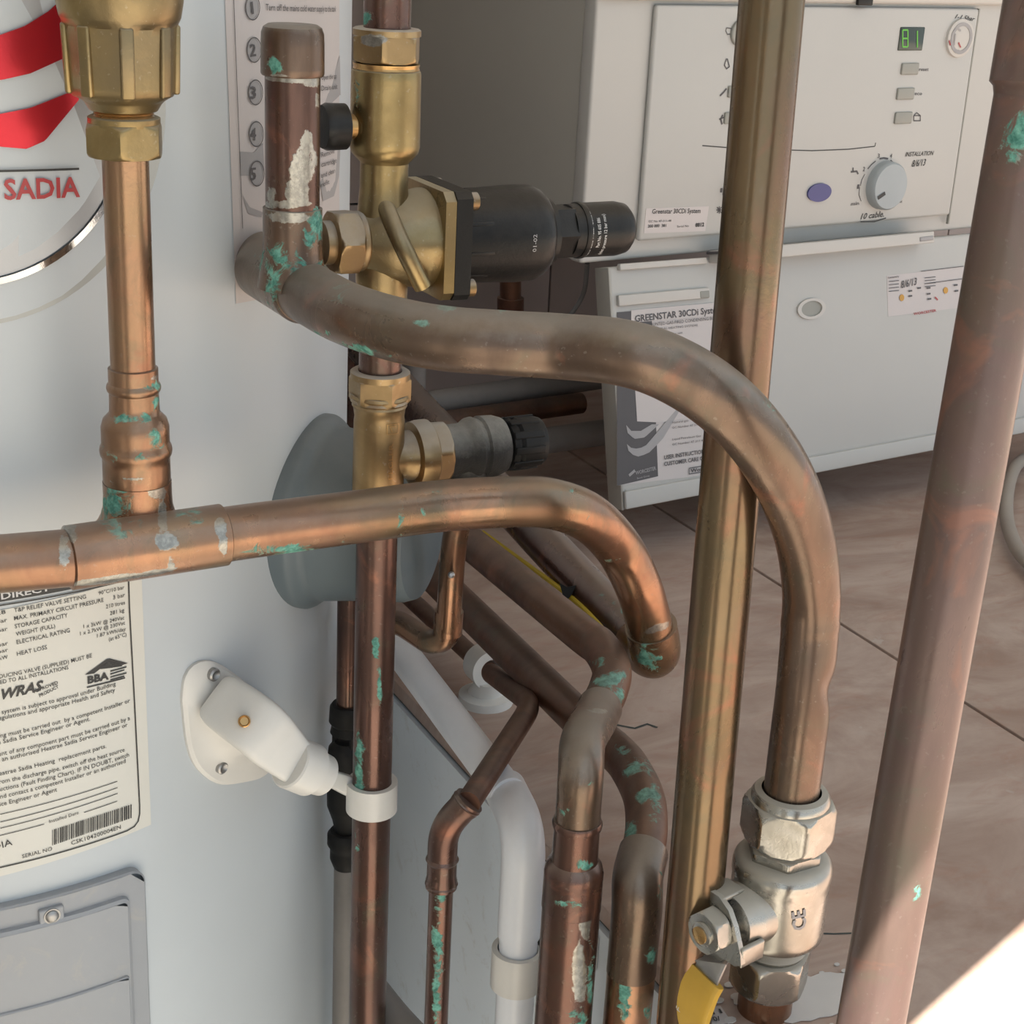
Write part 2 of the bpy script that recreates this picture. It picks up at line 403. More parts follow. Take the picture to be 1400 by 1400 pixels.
def disc(mb, sf, c, r, th=.0005, sy=1., n=32, r0=0, off=0, quad=False):
    """c in surface coords, raised disc/ring of thickness th"""
    rings = []
    prof = [(r, off), (r, off+th)]+([(r0, off+th), (r0, off)] if r0 else [])
    for rr, o in prof: rings.append([sf.pt(c[0]+rr*math.cos(2*math.pi*k/n), c[1]+sy*rr*math.sin(2*math.pi*k/n), o) for k in range(n)])
    if r0: rings.append(rings[0]); loft(mb, rings, False)
    else: loft(mb, rings, True)

# ================================================================== SETTING
ZT = .76; XE = .425; YB = 1.64
eave_dir = np.array([.9371, .349, 0]); p0 = np.array([.5258, .5120, ZT])
# lower floor / ground
m = MB(); box(m, (-6, -9, -.1), (14, 0, 0), (0, 10.8, 0), (0, 0, .1)); struct('floor_lower', m, 'paving')
# raised tiled platform
m = MB(); box(m, (XE+.004, .12, .66), (2.2-XE, 0, 0), (0, YB-.12, 0), (0, 0, ZT-.011-.66)); flo = struct('floor_raised', m, 'grout')
xs = [XE+.002, .808, 1.62, 2.2]; yss = ([.12, YB], [.12, YB], [.12, YB])
for i in range(len(xs)-1):
    ys = yss[i]
    for j in range(len(ys)-1):
        m = MB(); g = .0011
        box(m, (xs[i]+(g if i else 0), ys[j]+g, ZT-.011), (xs[i+1]-xs[i]-g*2, 0, 0), (0, ys[j+1]-ys[j]-2*g, 0), (0, 0, .011), .0008)
        part('floor_tile', m, 'tile', flo)
m = MB(); box(m, (XE, .12, 0), (.02, 0, 0), (0, YB-.12, 0), (0, 0, ZT-.014)); struct('wall_riser', m, 'riser')
m = MB(); box(m, (-1.1, YB, 0), (3.4, 0, 0), (0, .1, 0), (0, 0, 2.4)); wb = struct('wall_back', m, 'grout')
tx = [.30+.30*i for i in range(7)]; tz = [.762, .985, 1.21, 1.435]
for i in range(len(tx)-1):
    for j in range(len(tz)-1):
        m = MB(); box(m, (tx[i]+.001, YB-.008, tz[j]+.001), (.298, 0, 0), (0, .008, 0), (0, 0, tz[j+1]-tz[j]-.002), .001); part('wall_tile', m, 'walltile', wb)
m = MB(); box(m, (-1.1, YB-.008, 0), (1.4, 0, 0), (0, .008, 0), (0, 0, 2.3)); part('plaster', m, 'wall', wb)
m = MB(); box(m, (.3, YB-.008, 1.436), (1.8, 0, 0), (0, .008, 0), (0, 0, .9)); part('plaster', m, 'wall', wb)
m = MB(); box(m, (-1.2, -.1, 0), (.1, 0, 0), (0, YB+.2, 0), (0, 0, 2.4)); struct('wall_left', m, 'room')
m = MB(); box(m, (2.2, .95, 0), (.1, 0, 0), (0, YB-.85, 0), (0, 0, 2.4)); struct('wall_right', m, 'room')
m = MB(); box(m, (-1.2, -.42, 0), (.75, 0, 0), (0, .1, 0), (0, 0, 2.3)); struct('unseen_wall_front', m, 'room')  # unseen stub wall, added to darken part of what the pipes reflect
# unseen roof slab, its skewed front eave placed to throw the shadow line seen on the tiles and on the right-hand pipe
k = (2.30-ZT)/(-SUN[2]); e0 = p0-SUN*k; ed = eave_dir/np.linalg.norm(eave_dir)
a = e0+ed*((-1.6-e0[0])/ed[0]); b = e0+ed*((3.2-e0[0])/ed[0])
m = MB(); slab(m, [a, b, (3.2, YB+.3, a[2]), (-1.6, YB+.3, a[2])], (0, 0, .12)); struct('unseen_roof', m, 'room')

# ================================================================== WATER HEATER
CR = .275; CC = (.11195, 1.02893); cyl = Cyl(CC, CR)
wh = thing('water_heater', 'large white cylindrical hot water tank filling the left side', 'water heater', (CC[0], CC[1], 0))
m = MB(); rows = [((CC[0], CC[1], z), r) for z, r in ((0, .262), (.012, CR), (.5, CR), (.9, CR), (1.3, CR), (1.548, CR), (1.56, CR-.004), (1.585, .23), (1.6, .1))]
lathe(m, rows, (0, 0, 1), 160, fine=False); part('shell', m, 'white_metal', wh)
# --- round badge
bc = (-.43, 1.205)
m = MB(); disc(m, cyl, bc, .100, .0006, n=90); bd = part('badge', m, 'badge', wh, 'round grey badge with chrome ring and red stripes')
m = MB(); disc(m, cyl, bc, .078, .0004, n=90, off=.0008); part('badge_centre', m, 'silver', bd)
m = MB(); disc(m, cyl, bc, .0815, .0022, r0=.0785, n=100, off=.0003); part('chrome_ring', m, 'chrome', bd)
m = MB()
strip(m, cyl, [(-60, 62), (0, 47), (33, 35), (66, 14), (110, -30)], [(-60, 112), (0, 109), (40, 100), (84, 80), (140, 40)], .0014, 36)
part('red_stripe', m, 'red_foil', bd); m = MB()
strip(m, cyl, [(-60, 156), (0, 155), (40, 147), (95, 125), (106, 122)], [(-60, 190), (0, 200), (35, 203), (60, 192), (106, 136)], .0014, 36)
part('red_stripe', m, 'red_foil', bd)
m = MB(); text_on(m, cyl, 'SADIA', (5, 272), (108, 268), 28, .022, .0013); part('lettering', m, 'red_ink', bd, 'red SADIA lettering')
m = MB(); line_on(m, cyl, [(-60, 234), (0, 233), (106, 230)], 3.2, .0018); part('rule_line', m, 'ink', bd)
# --- data label
def cy_sheet(name, corners, mat, parent, label, off=.0004, n=24):
    tl, tr, br, bl = [cyl.hit(*c) for c in corners]; m = MB(); v = []
    for o in (off, off+.0003):
        pass
    for k in range(n+1):
        t = k/n; A_ = tl+(tr-tl)*t; B_ = bl+(br-bl)*t
        v += [cyl.pt(*A_, off), cyl.pt(*B_, off)]
    m.add(v, [(2*k, 2*k+1, 2*k+3, 2*k+2) for k in range(n)]); m.flat = True
    return part(name, m, mat, parent, label)
dl = cy_sheet('data_label', [(-120, 853), (193, 786), (206, 1127), (-120, 1223)], 'sheet', wh, 'cream data label with black print and barcode')
T = MB()
for t in [
 ('DUCING VALVE (SUPPLIED) MUST BE', (-1, 927), (125, 898), 5.6), ('ED TO ALL INSTALLATIONS', (0, 934.5), (93, 914), 5.6),
 ('T&P RELIEF VALVE SETTING', (19, 836.5), (117, 817.5), 5.8), ('90°C/10 bar', (134, 813), (169, 804.5), 5.4),
 ('MAX. PRIMARY CIRCUIT PRESSURE', (19, 847.5), (141, 822), 5.8), ('3 bar', (154, 819), (170, 815), 5.4),
 ('STORAGE CAPACITY', (20, 858.5), (92, 843), 5.8), ('210 litres', (144, 831.5), (170, 825.5), 5.4),
 ('WEIGHT (FULL)', (21.5, 869), (75, 857.5), 5.8), ('281 kg', (149.5, 840.5), (169, 836), 5.4),
 ('ELECTRICAL RATING', (22.5, 880), (95, 863.5), 5.8), ('1 x 3kW @ 240Vac', (113.5, 858.5), (169, 846), 5.2),
 ('1 x 2.7kW @ 230Vac', (109, 868), (170, 853), 5.2), ('1.87 kWh/day', (132, 871), (171, 861.5), 5.2), ('(at 65°C)', (148, 876), (172, 869), 5.2),
 ('HEAT LOSS', (23, 896), (64, 886.5), 5.8), ('028', (-12, 842), (7.5, 838), 5.2), ('bar', (-4, 852), (9.6, 849), 5.2), ('bar', (-3, 864), (10, 861), 5.2),
 ('bar', (-3, 884), (11, 880.7), 5.2), ('bar', (-3, 893), (11, 889.7), 5.2), ('kW', (-1, 902), (10.7, 899.5), 5.2),
 ('system is subject to approval under Building', (2, 975.5), (157.5, 936.5), 6), ('egulations and appropriate Health and Safety', (-2, 984), (156.5, 945), 6),
 ('ning must be carried out  by a competent Installer or', (-6, 1009), (177, 959.5), 6), ('e Sadia Service Engineer or Agent.', (-3, 1017), (122.5, 984.5), 6),
 ('ment of any component part must be carried out by a', (-9, 1034.5), (177, 983.5), 6), ('or an authorised Heatrae Sadia Service Engineer or', (-9, 1042.5), (173.5, 992.5), 6),
 ('Heatrae Sadia Heating  replacement parts.', (-8, 1061), (144.6, 1021.5), 6), ('from the discharge pipe, switch off the heat source', (-4, 1071.5), (169.7, 1026.5), 6),
 ('ructions (Fault Finding Chart). IF IN DOUBT, switch', (-4, 1081.5), (175.7, 1033.5), 6), ('and contact a competent Installer or an authorised', (-4, 1092), (171, 1042), 6),
 ('vice Engineer or Agent', (-5, 1102.5), (77.5, 1081), 6), ('Installed Date', (67, 1124.5), (107, 1112), 4.6),
 ('CSK104200004EN', (97, 1154.5), (164.5, 1132), 5.6), ('SERIAL NO', (30, 1172.5), (71, 1161.5), 5), ('SADIA', (-28, 1167), (17, 1154), 9)]:
    text_on(T, cyl, t[0], t[1], t[2], t[3], .004, .0008)
text_on(T, cyl, 'WRAS', (3, 955), (60, 942), 13.5, .035, .0008, .35)
text_on(T, cyl, 'APPROVED', (46, 947), (79, 934), 4.5, .02, .0008); text_on(T, cyl, 'PRODUCT', (54, 952.5), (80, 939.5), 4.5, .02, .0008)
text_on(T, cyl, 'BBA', (119, 934), (148, 927.5), 10, .045, .0008)
for i in range(4): line_on(T, cyl, [(150, 917+i*4), (172 - (i % 2)*3, 911+i*4.2)], 1.8, .0008)
line_on(T, cyl, [(118, 939), (170, 926)], 2.0, .0008)
strip(T, cyl, [(115, 922), (147, 899), (174, 906)], [(128, 920), (147, 905), (165, 909)], .0008)
strip(T, cyl, [(136, 912), (149, 903), (166, 909)], [(136, 914), (150, 912.5), (166, 910)], .0009)
for a_, b_ in [((0, 1112.5), (159.5, 1067.5)), ((0, 1123), (160, 1076)), ((0, 1131.5), (160, 1084)), ((-5, 1142.5), (60, 1125.8)), ((114, 1110), (159.5, 1094.5))]:
    line_on(T, cyl, [a_, b_], 1.0, .0008)
line_on(T, cyl, [(-110, 848), (0, 827), (174.5, 792)], 2.0, .0008)
line_on(T, cyl, [(174.5, 780), (176, 830), (183, 960), (190, 1100), (190, 1112), (188, 1122), (183, 1129), (173, 1135), (0, 1185), (-110, 1215)], 2.0, .0008, 60)
strip(T, cyl, [(-100, 822), (0, 806), (150, 780)], [(-100, 838), (0, 822), (150, 793)], .0008)
part('lettering', T, 'ink', dl)
T = MB(); text_on(T, cyl, 'INDIRECT', (-20, 822), (68, 806), 9, .02, .0011); part('lettering', T, 'ink_white', dl)
T = MB(); random.seed(3); x = 0.
while x < 1:
    w = random.choice((.008, .012, .018)); 
    a0 = (71+108*x, 1134-35*x); a1 = (71+108*min(1, x+w), 1134-35*min(1, x+w)); b0 = (71+108*x, 1155-37.5*x); b1 = (71+108*min(1, x+w), 1155-37.5*min(1, x+w))
    strip(T, cyl, [a0, a1], [b0, b1], .0008, 1); x += w+random.choice((.006, .009, .013))
part('barcode', T, 'ink', dl)
# --- instruction sticker on the right of the tank
ins = cy_sheet('instruction_label', [(306, -20), (463, -20), (463, 372), (322, 415)], 'sheet2', wh, 'pinkish instruction sticker with circled numbers one to five')
T = MB()
line_on(T, cyl, [(317, -20), (320, 60), (330, 312)], 1.3, .0009, 30)
for i, (x, y) in enumerate(((343, 10), (345, 68), (347, 126), (348, 183), (349, 237))):
    text_on(T, cyl, str(i+1), (341.5 if i == 0 else 339.5, y+9), (344.5 if i == 0 else 347.5, y+8), 17, .02, .0013)
    pts = [(x+9.5*math.cos(q), y+17*math.sin(q)) for q in [2*math.pi*k/24 for k in range(25)]]
    line_on(T, cyl, pts, 1.6, .0012, 48)
for t in [('Turn off the mains cold water supply to the tank', (361, 14), (457, 16), 9), ('Open the tap', (437, 109), (458, 107), 7), ('Drain unit', (437, 124), (459, 121), 7),
          ('Remove', (437, 215), (455, 209), 7), ('cartridge', (437, 228), (458, 222), 7), ('and clean', (437, 243), (456, 236), 7), ('refit', (437, 256), (448, 251), 7)]:
    text_on(T, cyl, t[0], t[1], t[2], t[3], .005, .0010)
part('lettering', T, 'ink_grey', ins)
T = MB()
for x, y in ((343, 10), (345, 68), (347, 126), (348, 183), (349, 237)):
    strip(T, cyl, [(x+9*math.cos(q), y-16*math.sin(q)) for q in [math.pi-math.pi*k/12 for k in range(13)]], [(x+9*math.cos(q), y+16*math.sin(q)) for q in [math.pi-math.pi*k/12 for k in range(13)]], .0008)
part('grey_print', T, 'ink_light', ins); T = MB()
strip(T, cyl, [(327, 207), (345, 209), (358, 195)], [(328, 240), (345, 240), (360, 232)], .0007)
part('grey_print', T, 'ink_light', ins); T = MB()
strip(T, cyl, [(329, 264), (340, 283), (358, 290)], [(330, 266), (338, 292), (356, 297)], .0007)
part('grey_print', T, 'ink_light', ins); T = MB()
strip(T, cyl, [(463, 75), (464, 130)], [(440, 150), (463, 130)], .0007)
part('grey_print', T, 'ink_light', ins); T = MB()
strip(T, cyl, [(464, 195), (462, 240), (455, 268)], [(436, 250), (438, 262), (440, 275)], .0007)
part('grey_print', T, 'ink_light', ins)
# --- grey terminal cover bottom-left
n0 = cyl.nrm(cyl.hit(60, 1300)[0])
def cyl_pad(px_corners, off0, off1, rc, inset=0., n=8):
    """rounded rectangular pad following the tank"""
    q = [cyl.hit(*c) for c in px_corners]; u0, u1 = q[0][0]-0, q[1][0]; v1 = (q[0][1]+q[1][1])/2; v0 = q[2][1]
    pts = []
    for cx, cy, a0 in ((u1-rc, v1-rc, 0), (u0+rc, v1-rc, 90), (u0+rc, v0+rc, 180), (u1-rc, v0+rc, 270)):
        for k in range(n+1):
            a_ = math.radians(a0+90*k/n); pts.append(np.array([cx+rc*math.cos(a_), cy+rc*math.sin(a_)]))
    return pts, (u0, u1, v0, v1)
tu1 = cyl.hit(196, 1300)[0]; tv1 = cyl.hit(178, 1184)[1]; tu0 = tu1-.19; tv0 = .665
def rrect(u0, u1, v0, v1, rc, n=6, sub=10):
    pts = []
    for cx, cy, a0 in ((u1-rc, v1-rc, 0), (u0+rc, v1-rc, 90), (u0+rc, v0+rc, 180), (u1-rc, v0+rc, 270)):
        for k in range(n+1):
            a_ = math.radians(a0+90*k/n); pts.append((cx+rc*math.cos(a_), cy+rc*math.sin(a_)))
    return pts
def pad(mb, u0, u1, v0, v1, rc, prof, N=40, lid=True):
    """prof: list (inset, off). Columns in u for a curved lid"""
    rings = []
    for ins_, off in prof:
        a_ = rrect(u0+ins_, u1-ins_, v0+ins_, v1-ins_, max(rc-ins_, .001))
        a_ = [np.array(p) for p in a_]; pl = []
        for p, q in zip(a_, a_[1:]+a_[:1]):
            k_ = 8 if np.linalg.norm(q-p) > .02 else 1
            pl += [p+(q-p)*i/k_ for i in range(k_)]
        rings.append([cyl.pt(p[0], p[1], off) for p in pl])
    loft(mb, rings, False)
    if lid:  # curved lid
        ins_, off = prof[-1]; n = 24; rc2 = max(rc-ins_, .001); U0, U1, V0, V1 = u0+ins_, u1-ins_, v0+ins_, v1-ins_; v = []
        for i in range(n+1):
            u = U0+(U1-U0)*i/n; dx = max(0, rc2-(u-U0), rc2-(U1-u)); e = rc2-math.sqrt(max(0, rc2*rc2-dx*dx))
            v += [cyl.pt(u, V0+e, off), cyl.pt(u, V1-e, off)]
        mb.add(v, [(2*i, 2*i+2, 2*i+3, 2*i+1) for i in range(n)])
m = MB(); pad(m, tu0, tu1, tv0, tv1, .009, [(0, 0), (0, .005), (.001, .006)]); tc = part('terminal_cover', m, 'box_grey', wh, 'grey plastic wiring cover low on the tank')
m = MB(); pad(m, tu0+.014, tu1-.010, tv0-.1, tv1-.012, .006, [(0, .004), (.001, .0085), (.003, .0095)]); part('raised_panel', m, 'box_grey', tc)
m = MB(); pad(m, tu0+.02, tu1-.0135, tv0-.1, tv1-.062, .003, [(0, .009), (.0006, .0106), (.0012, .011)]); part('raised_panel', m, 'box_grey', tc)
uu, vv = cyl.hit(65, 1241)
m = MB(); box(m, cyl.pt(uu-.0065, vv-.008, .005), cyl.pt(uu+.0065, vv-.008, .005)-cyl.pt(uu-.0065, vv-.008, .005), (0, 0, .0125), cyl.nrm(uu)*.0035, .001); part('screw_boss', m, 'box_grey', tc)
m = MB(); rr_ = [(cyl.pt(uu, vv, .0085), .0035), (cyl.pt(uu, vv, .0095), .0035), (cyl.pt(uu, vv, .0105), .0022), (cyl.pt(uu, vv, .0106), .0005)]
lathe(m, rr_, cyl.nrm(uu), 24); lathe(m, [(cyl.pt(uu, vv, .0084), .0045), (cyl.pt(uu, vv, .0089), .0045)], cyl.nrm(uu), 24); part('screw', m, 'steel', tc)
# --- grey immersion cover on the right flank
uu, vv = cyl.hit(432, 690); nn = cyl.nrm(uu); c_ = cyl.pt(uu, vv-.004, 0)
m = MB(); rows = []
for t, r in ((-.015, .0585), (.003, .0585), (.005, .0575), (.011, .0525), (.03, .0495), (.062, .0455), (.068, .043), (.070, .03)): rows.append((c_+nn*t, r))
lathe(m, rows, nn, 72); part('heater_cap', m, 'grey_plastic', wh, 'round grey plastic cap on the side of the tank')

# ================================================================== PIPE BRACKET
uu, vv = cyl.hit(306, 988); nb = cyl.nrm(uu); 
vA = P(512, 900, .90)          # the 22 mm riser beside the tank
br = thing('pipe_bracket', 'white plastic bracket screwed to the tank holding the slim riser', 'bracket', cyl.pt(uu, vv, 0))
pts = [(246, 955), (250, 925), (262, 908), (280, 902), (300, 908), (330, 930), (362, 962), (374, 985), (372, 1040), (357, 1060), (330, 1068), (300, 1071), (280, 1062), (262, 1042), (252, 1010)]
q = [cyl.hit(*p) for p in pts]; q = [x for x in catmull(q+[q[0]], .004)][:-1]
ctr = sum(q)/len(q); rings = []
for sc, off in ((1, 0), (1, .002), (.94, .0038), (.75, .0045), (.5, .009), (.3, .018), (.12, .020)):
    rings.append([cyl.pt(*(ctr+(x-ctr)*sc), off) for x in q])
m = MB(); loft(m, rings); part('base_plate', m, 'white_plastic', br)
for sx, sy in ((283, 918), (294, 1045)):
    u_, v_ = cyl.hit(sx, sy); m = MB()
    lathe(m, [(cyl.pt(u_, v_, .002), .0037), (cyl.pt(u_, v_, .0066), .0037), (cyl.pt(u_, v_, .0074), .0028), (cyl.pt(u_, v_, .0064), .0015), (cyl.pt(u_, v_, .0060), .0003)], cyl.nrm(u_), 24)
    part('screw', m, 'steel', br)
pc = vz(vA, 1090)
dA = dep(cyl.pt(uu, vv, 0))
A0 = P(308, 962, dA-.022); A1 = P(350, 992, dA-.03); A2 = P(408, 1046, .892); A3 = P(442, 1060, .905); A4 = P(472, 1072, dep(pc)-.0)
# flat tapered arm
def orient_box_loft(path, w, h, upv):
    rings = []
    for i, p in enumerate(path):
        t = path[min(i+1, len(path)-1)]-path[max(0, i-1)]; t = t/np.linalg.norm(t); s = np.cross(t, upv); s /= np.linalg.norm(s); b_ = np.cross(s, t)
        ring = []
        for k in range(24):
            a_ = 2*math.pi*k/24; c0, s0 = math.cos(a_), math.sin(a_); e = .3
            ring.append(p+s*w[i]*math.copysign(abs(c0)**e, c0)+b_*h[i]*math.copysign(abs(s0)**e, s0))
        rings.append(ring)
    return rings
m = MB(); view = CAM-A1; view /= np.linalg.norm(view)
ap_ = catmull([np.append(p, (a_, b_)) for p, a_, b_ in zip([A0+(A0-A1)*.25, A0, A1, A1+(A2-A1)*.45, A2], [.012, .0150, .0162, .0150, .0118], [.010, .012, .012, .0105, .0085])], .002); loft(m, orient_box_loft([q[:3] for q in ap_], [q[3] for q in ap_], [q[4] for q in ap_], view)); part('arm', m, 'white_plastic', br)
m = MB(); d_ = (A3-A2)/np.linalg.norm(A3-A2)
lathe(m, [(A2-d_*.007, .0140), (A2-d_*.006, .0150), (A2+d_*.009, .0150), (A2+d_*.011, .0125), (A3+d_*.000, .0118), (A3+d_*.002, .008)], d_, 40); part('collar', m, 'white_plastic', br)
u1 = along(A1, (1, 0, 0), px=334)
nv = CAM-P(334, 986, dA-.03); nv /= np.linalg.norm(nv); cs = P(334, 986, dA-.045)
m = MB(); lathe(m, [(cs-nv*.004, .0034), (cs+nv*.0004, .0034), (cs+nv*.0008, .0028), (cs-nv*.0004, .0022)], nv, 24); part('brass_insert', m, 'brass_bright', br, 'small brass threaded insert')
m = MB(); e_ = vz(vA, 1088); loft(m, orient_box_loft([A3, A3+(A4-A3)*.5, A4+(e_-A4)*.15], [.004, .005, .006], [.0035, .0035, .004], view)); part('stalk', m, 'white_plastic', br)
m = MB(); r_ = .0112
cT, cB = vz(vA, 1068), vz(vA, 1106)
rings = []
for c, r in ((cT, r_+.0003), (cT, r_+.0036), (cB, r_+.0036), (cB, r_+.0003), (cT, r_+.0003)):
    rings.append([c+np.array([r*math.cos(a_), r*math.sin(a_), 0]) for a_ in [2*math.pi*k/48 for k in range(48)]])
loft(m, rings, False); part('pipe_clip_ring', m, 'white_plastic', br)

# ================================================================== TEE RUN (nearest the tank)
ZH = 1.01
tr = thing('copper_tee_pipe', 'bright copper horizontal pipe with soldered tee crossing the tank low left', 'pipe', pz(190, 745, ZH))
h0 = pz(-60, 776, ZH); hL = pz(92, 763, ZH); hT = pz(190, 745, ZH); hR = pz(306, 731, ZH)
rH = .0133
elb = P(893, 868, .955)
pathR = [pz(306, 731, ZH), pz(400, 718, ZH), pz(500, 705, ZH), pz(600, 692, ZH), pz(700, 686, ZH), pz(755, 689, ZH-.003), pz(805, 708, ZH-.016), P(845, 748, .893), P(872, 800, .910), P(886, 845, .927), P(890, 862, .933)]
sp = [('verd', 390, 752, 45, 10, .8), ('verd', 548, 712, 5, 22, .75), ('verd', 515, 700, 3, 12, .55), ('verd', 778, 672, 10, 8, .6), ('verd', 590, 672, 18, 4, .65), ('verd', 835, 765, 12, 6, .6), ('verd', 580, 700, 6, 6, .5), ('solder', 312, 728, 10, 30, .62),
      ('solder', 900, 858, 22, 5, .9, -20), ('verd', 468, 750, 3, 14, .5)]
m = MB(); tube(m, catmull(pathR), rH, 44); part('horizontal_pipe', m, 'cu_orange', tr, spots=sp)
m = MB(); tube(m, dense([h0, hL, hL+(hR-hL)*.05]), rH, 44); part('horizontal_pipe', m, 'cu_orange', tr, spots=[('solder', 88, 752, 10, 40, .7)])
# tee fitting
vT = P(181, 480, .738); vT = vT+(hT-vz(vT, 745))*np.array([1, 1, 0])*0
tb = vz(vT, 745); tb = np.array([vT[0], vT[1], ZH])
m = MB(); dx = (hR-hL)/np.linalg.norm(hR-hL)
tube(m, dense([hL, hL+dx*.0006, hR-dx*.0006, hR]), [rH+.0008]+[rH+.0017]*(len(dense([hL, hL+dx*.0006, hR-dx*.0006, hR]))-2)+[rH+.0008], 44)
yt = 658
rows = []
for py, r in ((722, .0225), (712, .0195), (702, .0175), (690, .0163), (675, .0160), (657, .0160)): rows.append((vz(vT, py), r))
lathe(m, rows, (0, 0, 1), 44)
part('tee_fitting', m, 'cu_orange', tr, 'blotchy green and silver soldered tee', spots=[('verd', 155, 690, 30, 42, .68), ('verd', 165, 730, 18, 12, .7), ('verd', 245, 700, 14, 12, .55), ('verd', 268, 705, 16, 14, .5), ('solder', 90, 730, 18, 22, .8), ('solder', 96, 770, 5, 40, .75),
     ('solder', 216, 672, 14, 12, .85), ('solder', 222, 710, 7, 30, .8), ('solder', 228, 740, 16, 14, .95), ('solder', 234, 768, 5, 22, .75), ('solder', 170, 662, 40, 4, .8), ('solder', 302, 720, 9, 16, .9), ('solder', 306, 745, 7, 20, .8), ('solder', 150, 792, 60, 5, .9, -8), ('solder', 210, 783, 40, 4, .8, -8)])
# reducer above the tee
m = MB(); hw = lambda py, w: (vz(vT, py), w*dep(vz(vT, py))/F)
rows = [hw(660, 44.5), hw(655, 45.5), hw(624, 45.5), hw(620, 48), hw(614, 49), hw(609, 48), hw(606, 46), hw(582, 46), hw(572, 43), hw(565, 36), hw(562, 34), hw(536, 33.5), hw(533, 36), hw(529, 37), hw(525, 36), hw(522, 33.8), hw(503, 33.8), hw(501.5, 31.5)]
lathe(m, rows, (0, 0, 1), 56); part('reducer', m, 'cu_mid', tr, spots=[('verd', 206, 528, 14, 7, .85), ('verd', 180, 573, 40, 6, .6), ('verd', 215, 595, 14, 18, .5), ('verd', 214, 548, 5, 14, .6), ('solder', 208, 515, 8, 6, .8), ('solder', 180, 657, 40, 4, .7), ('verd', 200, 625, 30, 8, .5), ('verd', 150, 615, 20, 20, .42)])
m = MB(); tube(m, dense([vz(vT, 507), vz(vT, 205)]), 31*dep(vz(vT, 350))/F, 40); part('riser_pipe', m, 'cu_mid', tr)
# end elbow and the return pipe to the back
m = MB(); E0 = P(890, 856, .932); E1 = P(897, 893, .946); E2 = P(866, 872, .98)
tube(m, fillet([E0, E1+(E1-E0)*.15, P(872, 878, .978)], .02, 14), .0152, 40)
part('elbow', m, 'cu_orange', tr, spots=[('verd', 890, 900, 20, 14, .85), ('verd', 880, 880, 6, 10, .7), ('verd', 912, 885, 6, 12, .7), ('solder', 892, 862, 34, 5, .8)])
b0 = px_(722, 718, .485); bE = P(868, 874, .98); dd = (b0-bE)/np.linalg.norm(b0-bE)
m = MB(); tube(m, dense([bE, bE+dd*.55], .006), .0137, 36); part('return_pipe', m, 'cu_red', tr, spots=[('verd', 830, 820, 12, 8, .6), ('verd', 850, 835, 6, 6, .6)])

# ================================================================== BRASS FITTING TOP LEFT
bf = thing('brass_check_valve', 'cast brass valve body with hexagonal nut at the top left', 'valve', vz(vT, 215))
H = lambda py, w: (vz(vT, py), w*dep(vz(vT, py))/F)
m = MB()
def octrow(py, w): c, r = H(py, w); return (c, r*1.02, r*.955)
rows = [(H(150, 40)[0], H(150, 46)[1]), (H(140, 50)[0], H(140, 52)[1]), (H(136, 55)[0], H(136, 56)[1]), octrow(131, 66), octrow(124, 71), octrow(80, 73), octrow(35, 76)]
rows += [(H(28, 80)[0], H(28, 79)[1]), (H(22, 84)[0], H(22, 82)[1]), (H(0, 87)[0], H(0, 86)[1]), (H(-40, 87)[0], H(-40, 88)[1]), (H(-60, 60)[0], H(-60, 60)[1])]
lathe(m, rows, (0, 0, 1), 96, 8, rot=.15); 
for k in range(8):    # cast ribs on the corners
    a_ = -.15+k*math.pi/4+math.radians(20)*0
    n_, b_ = frame((0, 0, 1)); dr = math.cos(a_)*n_+math.sin(a_)*b_; sd_ = np.cross((0, 0, 1), dr)
    lo, hi = H(128, 72), H(32, 76)
    v0_ = lo[0]+dr*lo[1]*.93; v1_ = hi[0]+dr*hi[1]*.93
    box(m, v0_-sd_*.0030, sd_*.006, dr*.0030, v1_-v0_, .0011)
part('body', m, 'brass', bf)
m = MB(); rows = [H(168, 41), H(160, 41)]
for i in range(4): rows += [H(158-i*3.6, 41), H(156.5-i*3.6, 38.5)]
rows += [H(140, 41)]
lathe(m, rows, (0, 0, 1), 48); part('thread', m, 'brass_bright', bf)
m = MB(); lathe(m, [H(172, 48), H(170, 49), H(160, 49), H(158.5, 46)], (0, 0, 1), 48)
hexnut(m, H(214, 50)[0], H(167, 50)[0], 56*dep(vz(vT, 190))/F, rot=.33, cham=.16); part('nut', m, 'brass', bf)

# ================================================================== SWAN-NECK PIPE
sn = thing('bent_copper_pipe', 'thick dusty brown copper pipe sweeping in a big curve to the lever valve', 'pipe', P(400, 390, .79))
vC = P(1105, 900, .778)
ZC = 1.3-.181
pts = [(pz(413, 396, ZC), 42), (pz(470, 427, ZC), 43), (pz(540, 450, ZC), 44), (pz(610, 463, ZC), 44.5), (pz(690, 469, ZC), 44.5), (pz(770, 474, ZC), 45), (P(850, 482, .693), 45.5), (P(915, 503, .693), 46), (P(980, 543, .700), 46), (P(1035, 598, .715), 44.5), (P(1076, 665, .735), 43), (P(1100, 735, .753), 41), (P(1109, 800, .768), 40), (P(1108, 850, .776), 39.5), (vz(vC, 930), 39), (vz(vC, 1000), 38.5), (vz(vC, 1090), 38)]
arr = [np.append(p, w*dep(p)/F) for p, w in pts]
path = catmull(arr); rad = [q[3] for q in path]
